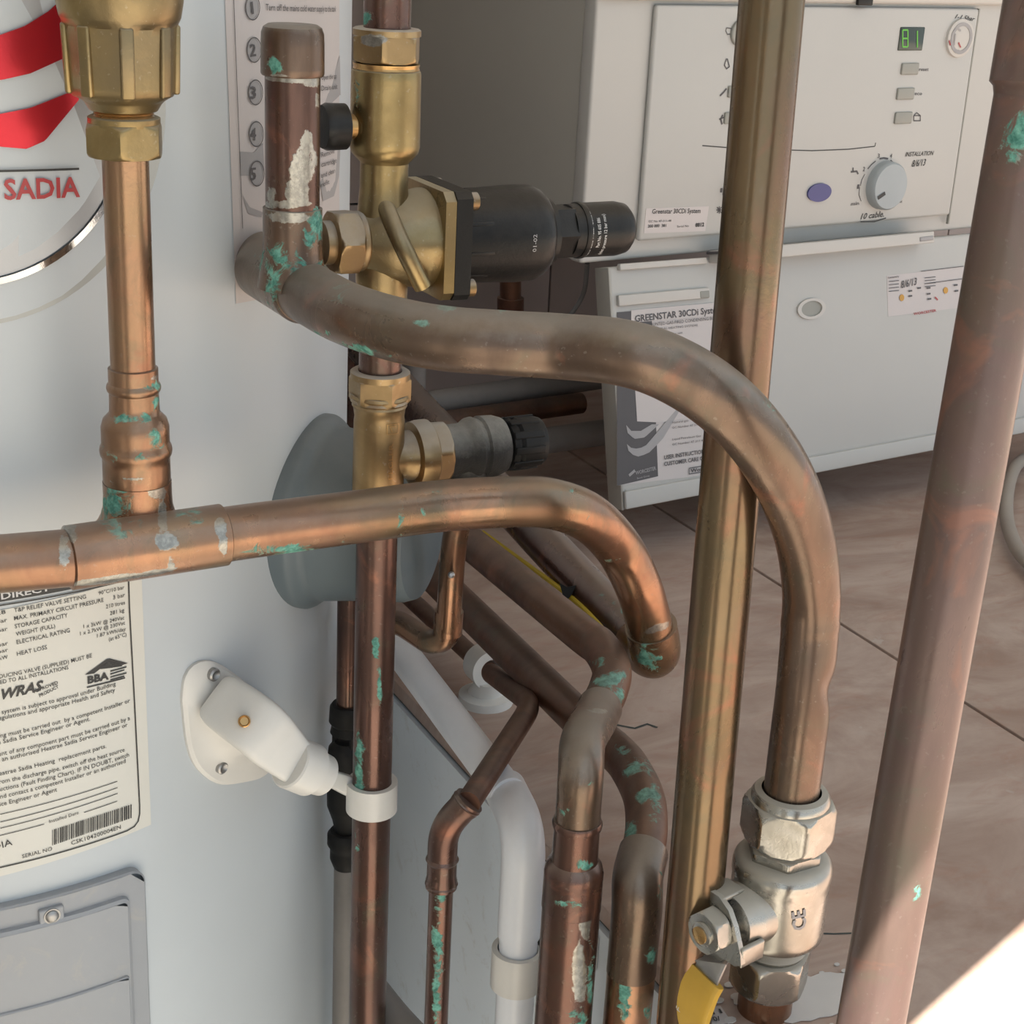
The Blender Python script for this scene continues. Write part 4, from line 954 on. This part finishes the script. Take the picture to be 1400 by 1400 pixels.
# thin zigzag pipe
vZ = P(601, 1270, .90)
zz = thing('thin_zigzag_pipe', 'thin copper pipe zigzagging over the white plastic pipe, green at its foot', 'pipe', (vZ[0], vZ[1], .62))
rz = 16.5*.90/F
m = MB(); tube(m, dense([(vZ[0], vZ[1], .62), vz(vZ, 1205)]), rz, 28); part('lower_pipe', m, 'cu_red', zz, spots=[('verd', 598, 1300, 8, 60, .8), ('verd', 596, 1360, 6, 40, .9), ('solder', 605, 1214, 18, 8, .8), ('verd', 604, 1225, 10, 10, .6)])
zc = P(728, 963, .985); za = P(672, 921, 1.09); 
m = MB(); tube(m, dense(fillet([P(640, 1098, .870), zc, za], .02, 12)), rz, 28); part('upper_pipe', m, 'cu_dark', zz, spots=[('solder', 640, 1098, 14, 14, .8), ('verd', 640, 1100, 20, 14, .4)])
m = MB(); pth = dense(fillet([vz(vZ, 1212), vz(vZ, 1132)+np.array([0, 0, .0]), P(642, 1094, .872)], .016, 12)); n_ = len(pth)
tube(m, pth, [rz*1.22 if (2 < i < n_-3) else rz*1.3 for i in range(n_)], 32)
for i in (1, int(n_*.28), n_-2): 
    t = pth[min(i+1, n_-1)]-pth[i-1]; t /= np.linalg.norm(t); lathe(m, [(pth[i]-t*.002, rz*1.2), (pth[i], rz*1.36), (pth[i]+t*.002, rz*1.2)], t, 32)
part('elbow', m, 'cu_red', zz)
m = MB(); s2 = P(655, 905, 1.155); s3 = P(542, 801, 1.30); tube(m, dense([P(668, 917, 1.148), s2, s3, s3+(s3-s2)*.5], .01), rz, 24)
single('thin_floor_pipe', m, 'cu_dark', 'thin copper pipe lying low on the tiles, behind the white floor clip', 'pipe', pz(600, 870, ZT+.02))
# floor clip
cc = P(676, 920, 1.142)
m = MB(); lathe(m, [(np.array([cc[0], cc[1]+.012, ZT]), .020), (np.array([cc[0], cc[1]+.012, ZT+.006]), .0195), (np.array([cc[0], cc[1]+.012, ZT+.008]), .013), (np.array([cc[0], cc[1]+.008, cc[2]-.01]), .010)], (0, 0, 1), 32)
dz_ = (s3-s2)/np.linalg.norm(s3-s2); rings = []
for t_, r in ((-.008, .0085), (-.008, .0150), (.010, .0150), (.010, .0085), (-.008, .0085)):
    n_, b_ = frame(dz_); rings.append([cc+dz_*(t_+.012)+r*(math.cos(a_)*n_+math.sin(a_)*b_) for a_ in [2*math.pi*k/36 for k in range(36)]])
loft(m, rings, False); single('floor_pipe_clip', m, 'white_plastic', 'round white clip standing on the tiles under the thick dark pipes', 'clip', np.array([cc[0], cc[1], ZT]))
# pale pipe at the very bottom
m = MB(); tube(m, dense(fillet([P(505, 1345, 1.02), P(548, 1400, 1.0), P(590, 1440, .98)], .03)), .0095, 28)
single('pale_waste_pipe', m, 'grey_pipe', 'pale dusty pipe at the bottom edge behind the slim riser', 'pipe', P(548, 1400, 1.0))
# yellow cord with black tag
m = MB(); yc = catmull([P(660, 728, 1.10), P(700, 757, 1.075), P(775, 812, 1.02), P(815, 850, .985), P(843, 885, .955), P(856, 905, .945)], .006); tube(m, yc, .0017, 10)
yt = thing('yellow_cable', 'thin yellow earth cable with black tag lying along the middle dark pipe', 'cable', P(775, 812, 1.02))
part('cord', m, 'yellow_cord', yt)
m = MB(); c0 = P(777, 812, 1.012); ux = M@np.array([1, 0, 0]); uy = M@np.array([0, -1, 0]); uz = M@np.array([0, 0, 1]); s_ = 1.01/F
pol = [c0+ux*a_*s_+uy*b_*s_ for a_, b_ in ((-12, 15), (-1, 9), (11, 12), (5, 0), (-7, -16), (-8, 0))]; slab(m, pol, uz*.003); part('tag', m, 'black_matt', yt, 'small folded black tag')

# ================================================================== PIPES AT THE BACK WALL
def bp(name, pts, r, mat, label, cat='pipe'):
    m = MB(); tube(m, dense(pts, .01), r, 28); return single(name, m, mat, label, cat, pts[0])
bp('grey_back_pipe', [P(430, 575, 1.46), P(800, 519, 1.62), P(900, 505, 1.66)], .0118, 'grey_pipe', 'dusty grey horizontal pipe along the back under the boiler, topmost')
bp('copper_back_pipe', [P(440, 600, 1.44), P(794, 551, 1.60)], .0105, 'cu_dark', 'dark copper horizontal pipe at the back just below the grey one')
bp('pale_back_pipe', [P(640, 618, 1.50), P(900, 580, 1.62)], .0128, 'grey_pipe', 'short pale pipe at the back behind the black relief knob, lowest of the back pipes')
bp('grey_vertical_pipe', [P(567, 440, 1.40), P(565, 640, 1.52)], .0105, 'grey_pipe', 'grey vertical pipe right behind the brass tee')
bp('red_back_pipe', [P(480, 470, 1.33), P(478, 575, 1.38)], .0105, 'cu_red', 'dark red pipe seen in the slot right of the tank edge')
m = MB(); tube(m, dense(fillet([P(698, 340, 1.45), P(698, 440, 1.50), P(660, 470, 1.52)], .02)), .0098, 28); lathe(m, [(P(698, 405, 1.484), .0105), (P(698, 407, 1.485), .0125), (P(698, 425, 1.495), .0125), (P(698, 427, 1.496), .0105)], (0, 0, 1), 28)
single('copper_boiler_tail', m, 'cu_dark', 'copper tail pipe dropping from the boiler underside behind the black dome', 'pipe', P(698, 440, 1.5))
m = MB(); tube(m, catmull([P(803, 360, 1.42), P(798, 400, 1.44), P(780, 430, 1.45), P(760, 450, 1.46)]), .0022, 10)
single('thin_boiler_wire', m, 'grey_pipe', 'thin dark wire hanging below the left corner of the boiler', 'cable', P(780, 430, 1.45))

# ================================================================== BOILER
BO = P(790, 250, 1.35); ex = ray(4240, 24); ex[2] = 0; ex /= np.linalg.norm(ex); ey = np.array([-ex[1], ex[0], 0]); ez = np.array([0, 0, 1.])
zb = vz(BO, 357)[2]; BO = np.array([BO[0], BO[1], zb])
bo = thing('gas_boiler', 'white box-shaped wall boiler with control panel behind the pipes', 'boiler', BO+ex*.22+ey*.18)
BWd = .60
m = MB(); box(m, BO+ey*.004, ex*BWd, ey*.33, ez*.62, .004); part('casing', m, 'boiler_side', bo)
m = MB(); box(m, BO-ex*.001-ey*.012, ex*(BWd+.002), ey*.018, ez*.62, .003); part('front_frame', m, 'boiler_white', bo)
fp = Plane(BO-ey*.012, ex, ez)
def uv(px, py): return fp.hit(px, py)
ul, vb = uv(868, 322); ur, _ = uv(1306, 200); _, vt = uv(1000, 7)
fz = .006
m = MB(); box(m, fp.pt(ul, vb-.004, 0), ex*(ur-ul), ez*(vt-vb+.004), -ey*fz, .0035); cpn = part('control_panel', m, 'boiler_white', bo)
cpp = Plane(BO-ey*(.012+fz), ex, ez)
m = MB(); box(m, cpp.pt(ur-.0005, uv(1290, 305)[1], -.0035), ex*.0016, ez*(vt-uv(1290, 305)[1]), -ey*.003); part('dark_groove', m, 'button', cpn)
m = MB(); line_on(m, cpp, [(960, 199), (1010, 203), (1110, 206), (1160, 204), (1196, 200)], 1.6, .0002, 30); line_on(m, cpp, [(1196, 200), (1197, 195)], 1.5, .0002); part('seam', m, 'ink', cpn)
# upper door strip with latch
u_, v_ = uv(1180, 2); m = MB(); box(m, fp.pt(.0, vt+.003, 0), ex*BWd, ez*(.62-(BO[2]-BO[2])-vt-.006), -ey*.009, .004); part('upper_door', m, 'boiler_trim', bo)
m = MB(); u_, v_ = uv(1168, 3); box(m, fp.pt(u_-.007, v_-.002, .0085), ex*.018, ez*.012, -ey*.004, .001); part('latch', m, 'black', bo)
# buttons and dials
def btn(px, py, w, h, mat='button', name='button', th=.0022, tilt=0):
    u, v = cpp.hit(px, py); a_ = abs(cpp.hit(px+w/2, py)[0]-cpp.hit(px-w/2, py)[0]); b_ = abs(cpp.hit(px, py+h/2)[1]-cpp.hit(px, py-h/2)[1])
    m = MB(); box(m, cpp.pt(u-a_/2, v-b_/2, -.0005), ex*a_, ez*b_, -ey*(th+.0005), .0012); return part(name, m, mat, cpn)
for x, y in ((1243, 94), (1237, 128), (1234, 161), (1006, 125), (1001, 161)): btn(x, y, 23, 16)
lc = btn(1245.5, 53, 33, 32, 'lcd', 'display', .0012)
m = MB(); dpl = Plane(BO-ey*(.012+fz+.0013), ex, ez)
def seg7(mb, x, y, w, h, s):
    A7 = {'t': [(x, y), (x+w, y)], 'm': [(x, y+h/2), (x+w, y+h/2)], 'b': [(x, y+h), (x+w, y+h)], 'l': [(x, y), (x, y+h/2)], 'r': [(x+w, y), (x+w, y+h/2)], 'L': [(x, y+h/2), (x, y+h)], 'R': [(x+w, y+h/2), (x+w, y+h)]}
    for k in s: line_on(mb, dpl, A7[k], 2.2, .0003)
seg7(m, 1234, 41, 7, 23, 'tmblrLR'); seg7(m, 1249, 42, 5, 23, 'rR')
mg, N, L, B = nt('green segments'); B.inputs['Base Color'].default_value = (.1, .35, .05, 1); B.inputs['Emission Color'].default_value = (.2, .6, .08, 1); B.inputs['Emission Strength'].default_value = .18; MT['seg'] = mg
part('digits', m, 'seg', lc)
def dial(px, py, r_px, name, mat, th, parent=cpn, seg=40, ring=None):
    u, v = cpp.hit(px, py); r = abs(cpp.hit(px, py+r_px)[1]-v); m = MB()
    n = cpp.n; c = cpp.pt(u, v, 0); lathe(m, [(c-n*.001, r), (c+n*th*.8, r*.97), (c+n*th, r*.9), (c+n*th, r*.1)], n, seg); return part(name, m, mat, parent), u, v, r
dial(1012, 45, 19, 'button', 'button', .003)
kn, ku, kv, kr = dial(1208, 253, 33, 'dial_knob', 'knob', .010)
kp = Plane(BO-ey*(.012+fz+.0102), ex, ez); m = MB(); line_on(m, kp, [(1200, 271), (1210, 264)], 5, .0004); part('pointer', m, 'ink', kn)
dial(1018, 262, 33, 'dial_knob', 'knob', .010)
m = MB(); u, v = cpp.hit(1119, 263); disc(m, cpp, (u, v), .0145, .002, .58, 36); part('oval_badge', m, 'blue', cpn, 'small dark blue oval badge')
gg, gu, gv, gr = dial(1311, 52, 27, 'pressure_gauge', 'boiler_trim', .003)
gp_ = Plane(BO-ey*(.012+fz+.0031), ex, ez); m = MB(); disc(m, gp_, (gu, gv), gr*.8, .0004, 1, 32, r0=gr*.62); line_on(m, gp_, [(1303, 44), (1308, 38), (1313, 42)], 2.5); line_on(m, gp_, [(1306, 46), (1304, 62)], 2.5); line_on(m, gp_, [(1305, 70), (1311, 69)], 2); part('gauge_print', m, 'ink_light', gg)
m = MB(); line_on(m, gp_, [(1297, 55), (1299, 62)], 2, .0006); line_on(m, gp_, [(1310, 58), (1313, 65)], 2, .0006); part('gauge_hand', m, 'red_ink', gg)
T = MB()
for t in [('reset', (1256, 97), (1269, 97), 5), ('eco', (1250, 130), (1260, 130), 5), ('2', (1179, 234), (1182, 234), 6), ('3', (1199, 216), (1202, 216), 6), ('4', (1216, 216), (1219, 216), 6), ('e', (1228, 231), (1231, 230), 6), ('1', (1171, 258), (1174, 258), 6), ('min', (1163, 281), (1174, 280), 5), ('max', (1227, 277), (1233, 277), 4), ('1', (984, 263), (987, 263), 6), ('2', (993, 237), (996, 237), 6)]:
    text_on(T, cpp, t[0], t[1], t[2], t[3], .01, .0004)
for pts, w in ([[(1186, 231), (1191, 225), (1197, 220)], 1.6], [[(1202, 217), (1208, 216), (1214, 217)], 2.4], [[(1217, 219), (1222, 224), (1225, 229)], 2.4], [[(1182, 238), (1178, 246), (1176, 254)], 1.0], [[(1175, 256), (1174, 266), (1177, 275)], 1.0],
               [[(1163, 235), (1171, 234), (1173, 238)], 2.4], [[(1166, 235), (1166, 229)], 2.0], [[(995, 240), (990, 252), (988, 266), (991, 280)], 1.4],
               [[(1249, 158), (1249, 165), (1258, 165), (1258, 158), (1249, 158)], 1.5], [[(1249, 158), (1253, 154), (1258, 158)], 1.3],
               [[(993, 38), (1001, 39), (1002, 46), (994, 47), (992, 42), (993, 38)], 1.3], [[(993, 80), (990, 89), (993, 94), (997, 91), (994, 80)], 1.8],
               [[(984, 131), (989, 126), (993, 121)], 2.6], [[(988, 157), (985, 163), (987, 170)], 2.6], [[(983, 163), (990, 160)], 2], [[(980, 283), (986, 291)], 1.6], [[(986, 283), (980, 291)], 1.6], [[(979, 287), (987, 287)], 1.6], [[(983, 282), (983, 292)], 1.6]):
    line_on(T, cpp, pts, w, .0004, 16)
part('panel_print', T, 'ink_grey', cpn)
T = MB(); text_on(T, cpp, '1-1.5bar', (1305, 25), (1332, 29), 6, .015, .0004, .4); text_on(T, cpp, 'INSTALLATION', (1237, 214), (1276, 212), 6, .012, .0004, .3); text_on(T, cpp, '8/6/13', (1246, 228), (1265, 226), 9, .012, .0004, .3)
text_on(T, cpp, '10 cable.', (1176, 300), (1208, 296), 8, .012, .0004, .3); line_on(T, cpp, [(1176, 303), (1195, 303), (1211, 298)], 1.6, .0004); part('handwriting', T, 'ink', cpn)
def sheet(sf, corners, mat, name, parent, label, off=.0003):
    q = [sf.pt(*sf.hit(*c), off) for c in corners]; m = MB(); slab(m, q, -sf.n*.00025); return part(name, m, mat, parent, label)
sl = sheet(cpp, [(883, 285), (969, 282), (964, 316), (880, 319)], 'sheet2', 'type_sticker', cpn, 'small pinkish type sticker')
T = MB(); text_on(T, cpp, 'Greenstar 30CDi System', (891, 292), (957, 291), 6.5, .012, .0006); text_on(T, cpp, 'GC No 47-311-48', (886, 304), (917, 303), 3, 0, .0006); text_on(T, cpp, '200 000  381', (885, 311), (910, 310), 4, .02, .0006); text_on(T, cpp, 'Serial No', (925, 311), (941, 310), 3, 0, .0006); text_on(T, cpp, '8812', (950, 310), (962, 309), 5, .05, .0006); part('lettering', T, 'ink', sl)

# drop-down flap
ft0 = fp.pt(*uv(821, 362), .012)
c_bot = P(841, 700, 1.40)
zf = ft0[2]; 
evf = c_bot-ft0; evf -= ex*evf.dot(ex); flen = np.linalg.norm(evf); evf /= flen    # downwards
flap = Plane(ft0, ex, -evf)
fthick = -flap.n*.020
fw = .64
m = MB(); box(m, ft0, ex*fw, evf*flen, fthick, .003); fl = part('drop_flap', m, 'boiler_white', bo, 'white drop-down flap with user instructions stuck inside')
m = MB(); box(m, flap.pt(.004, -flen+.018, -.0005), ex*(fw-.008), evf*.0015, flap.n*.0012); box(m, flap.pt(.001, -flen+.017, 0), ex*(fw-.001), evf*.016, flap.n*.004, .0015); part('bottom_lip', m, 'boiler_white', fl)
def bar(px0, py0, px1, py1, hpx, th, mat='boiler_trim', name='moulding'):
    a_ = flap.hit(px0, py0); b_ = flap.hit(px1, py1); h = abs(flap.hit(px0, py0+hpx)[1]-a_[1]); m = MB()
    p0_ = flap.pt(a_[0], a_[1], 0); p1_ = flap.pt(b_[0], b_[1], 0); box(m, p0_, p1_-p0_, -flap.ev*h, flap.n*th, .001); return part(name, m, mat, fl)
bar(843, 361, 962, 352, 9, .005); bar(842, 404, 966, 393, 15, .004)
bar(968, 343, 1256, 317, 17, .020); bar(953, 398, 966, 397, 10, .0045, 'button', 'stop_tab')
bar(1236, 325, 1254, 323, 6, .0212, 'ink_light', 'stop_tab'); bar(965, 344, 990, 343, 4, .0215, 'ink_grey', 'stop_tab')
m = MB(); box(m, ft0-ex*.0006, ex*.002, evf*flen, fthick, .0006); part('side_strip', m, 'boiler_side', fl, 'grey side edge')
# finger hole
u, v = flap.hit(1108, 422); m = MB(); disc(m, flap, (u, v), .0175, .0022, .55, 40, r0=.0130); part('finger_hole_rim', m, 'boiler_trim', fl)
m = MB(); disc(m, flap, (u, v), .0132, .0006, .55, 40); part('finger_hole', m, 'button', fl)
# instruction sheet
sh = sheet(flap, [(843, 427), (1046, 409), (1040, 640), (843, 664)], 'sheet2', 'user_leaflet', fl, 'printed instruction sheet with dark grey left band')
T = MB(); strip(T, flap, [(843, 427), (890, 423)], [(843, 664), (899, 651)], .0008, 2); part('dark_band', T, 'ink_grey', sh)
T = MB(); strip(T, flap, [(867, 528), (900, 524), (935, 520)], [(870, 576), (900, 578), (935, 572)], .0011, 2); part('pale_box', T, 'sheet2', sh); T = MB(); strip(T, flap, [(862, 424), (985, 413)], [(862, 441), (985, 431)], .0010, 2); part('pale_box', T, 'sheet2', sh)
T = MB()
strip(T, flap, [(855, 581), (862, 589), (875, 589), (890, 580)], [(857, 592), (866, 600), (880, 598), (900, 580)], .0012, 12)
strip(T, flap, [(856, 607), (864, 614), (880, 611), (898, 590), (925, 558)], [(858, 616), (868, 625), (885, 620), (905, 600), (930, 558)], .0012, 12)
text_on(T, flap, 'WORCESTER', (868, 649), (896, 642), 5, .02, .0012); line_on(T, flap, [(859, 650), (867, 643)], 4, .0012); text_on(T, flap, 'Bosch Group', (870, 655), (887, 651), 2.5, .01, .0012)
part('swoosh', T, 'ink_light', sh)
T = MB()
text_on(T, flap, 'GREENSTAR 30CDi System', (867, 440), (985, 427), 9, .02, .0014)
for t in [('WALL MOUNTED GAS-FIRED CONDENSING BOILER', (868, 448), (985, 436), 4.5), ('FOR CENTRAL HEATING SYSTEMS', (880, 453), (953, 446), 3), ('sealed or open vent', (900, 460), (932, 456), 3), ('Natural gas', (918, 579), (940, 576), 3), ('GC Number 47 311 48', (918, 586), (960, 581), 3), ('Liquid Petroleum Gas', (918, 602), (957, 597), 3), ('GC Number 47 311 49', (918, 609), (962, 603), 3)]:
    text_on(T, flap, t[0], t[1], t[2], t[3], 0, .0012)
text_on(T, flap, 'USER INSTRUCTIONS', (907, 628), (965, 619), 5.5, .02, .0012); text_on(T, flap, 'CUSTOMER CARE GUIDE', (907, 637), (973, 627), 5.5, .02, .0012)
line_on(T, flap, [(941, 640), (985, 633), (985, 641), (941, 648), (941, 640)], 1.2, .0012); text_on(T, flap, 'Worcester', (943, 646), (980, 640), 5, .03, .0012)
part('lettering', T, 'ink_grey', sh)
# service sticker
ss = sheet(flap, [(1212, 377), (1322, 364), (1318, 420), (1214, 433)], 'sheet2', 'service_sticker', fl, 'small service record sticker with handwritten date')
T = MB()
text_on(T, flap, 'Commissioned by', (1213, 381), (1228, 379), 2.5, .02, .0012)
for i in range(4): line_on(T, flap, [(1214, 385+i*4.5), (1228, 383.5+i*4.5)], .9, .0012); line_on(T, flap, [(1263, 380+i*4), (1278, 378.5+i*4)], .9, .0012)
text_on(T, flap, '8/6/13', (1231, 394), (1253, 389), 10, .012, .0012, .3); line_on(T, flap, [(1258, 371), (1316, 364)], .9, .0012); line_on(T, flap, [(1263, 388), (1316, 381)], .9, .0012)
for x, y in ((1243, 398), (1243, 405), (1255, 394), (1268, 394), (1268, 402), (1269, 409), (1305, 390), (1306, 398)): line_on(T, flap, [(x-2, y), (x+3, y-.6)], 2.2, .0012)
part('lettering', T, 'ink_grey', ss)
for x_, y_ in ((1232, 407), (1292, 397)):
    T = MB(); u, v = flap.hit(x_, y_); disc(T, flap, (u, v), .0032, .0003, 1, 20, off=.0008); part('orange_print', T, 'orange_dot', ss)
T = MB(); text_on(T, flap, 'WORCESTER', (1248, 431), (1279, 426), 3.5, .02, .0012); line_on(T, flap, [(1277, 406), (1281, 410)], 2, .0012); part('red_print', T, 'red_ink', ss)

# ================================================================== SMALL THINGS ON THE TILES
m = MB(); hp = [pz(1400, 628, ZT+.012), pz(1383, 650, ZT+.012), pz(1376, 690, ZT+.012), pz(1381, 728, ZT+.012), pz(1402, 765, ZT+.012), pz(1450, 800, ZT+.012)]
tube(m, catmull([pz(1460, 600, ZT+.012)]+hp, .008), .0065, 24); single('beige_hose', m, 'hose', 'beige rubber hose curling on the tiles at the right edge', 'hose', pz(1383, 700, ZT))
random.seed(11); m = MB(); c0 = pz(1090, 1372, ZT+.0006); pol = []
for k in range(40):
    a_ = 2*math.pi*k/40; r = .030*(1+.35*noise.noise(Vector((math.cos(a_)*1.7, math.sin(a_)*1.7, 3)))+.12*random.uniform(-1, 1)); pol.append(c0+np.array([r*1.1*math.cos(a_)+.0, r*.55*math.sin(a_), 0])+np.array([.004, .004, 0]))
slab(m, pol, (0, 0, .0006))
for k in range(26):
    a_ = random.uniform(0, 6.28); r = random.uniform(.026, .046); q = c0+np.array([r*1.1*math.cos(a_), r*.7*math.sin(a_), 0]); s_ = random.uniform(.0008, .0028)
    slab(m, [q+np.array([s_*math.cos(b_)*1.4, s_*math.sin(b_), 0]) for b_ in [2*math.pi*j/8 for j in range(8)]], (0, 0, .0005))
single('paint_splash', m, 'paint', 'splash of dried white paint on the tiles below the lever valve', 'paint', c0)
for pts in ([(1108, 1276), (1140, 1277), (1166, 1276)], [(842, 991), (868, 996), (885, 990), (899, 995)]):
    m = MB(); pf = Plane((0, 0, ZT+.0001), (1, 0, 0), (0, 1, 0)); line_on(m, pf, pts, 2.0, .0002, 8); part('hairline_crack', m, 'grout', flo)
m = MB(); c0 = pz(975, 1388, ZT+.0004); slab(m, [pz(958, 1378, ZT+.0006), pz(985, 1376, ZT+.0006), pz(1000, 1398, ZT+.0006), pz(970, 1404, ZT+.0006)], (0, 0, .0004))
pn = Plane(pz(975, 1388, ZT+.001), (1, 0, 0), (0, 1, 0)); ps = thing('paper_tag', 'scrap of printed paper on the tiles behind the yellow lever', 'paper', c0); part('sheet', m, 'sheet2', ps)
m = MB(); text_on(m, pn, '11', (975, 1388), (988, 1386), 6, .02, .0006); text_on(m, pn, '10/', (972, 1398), (986, 1396), 6, .02, .0006); part('lettering', m, 'ink', ps)
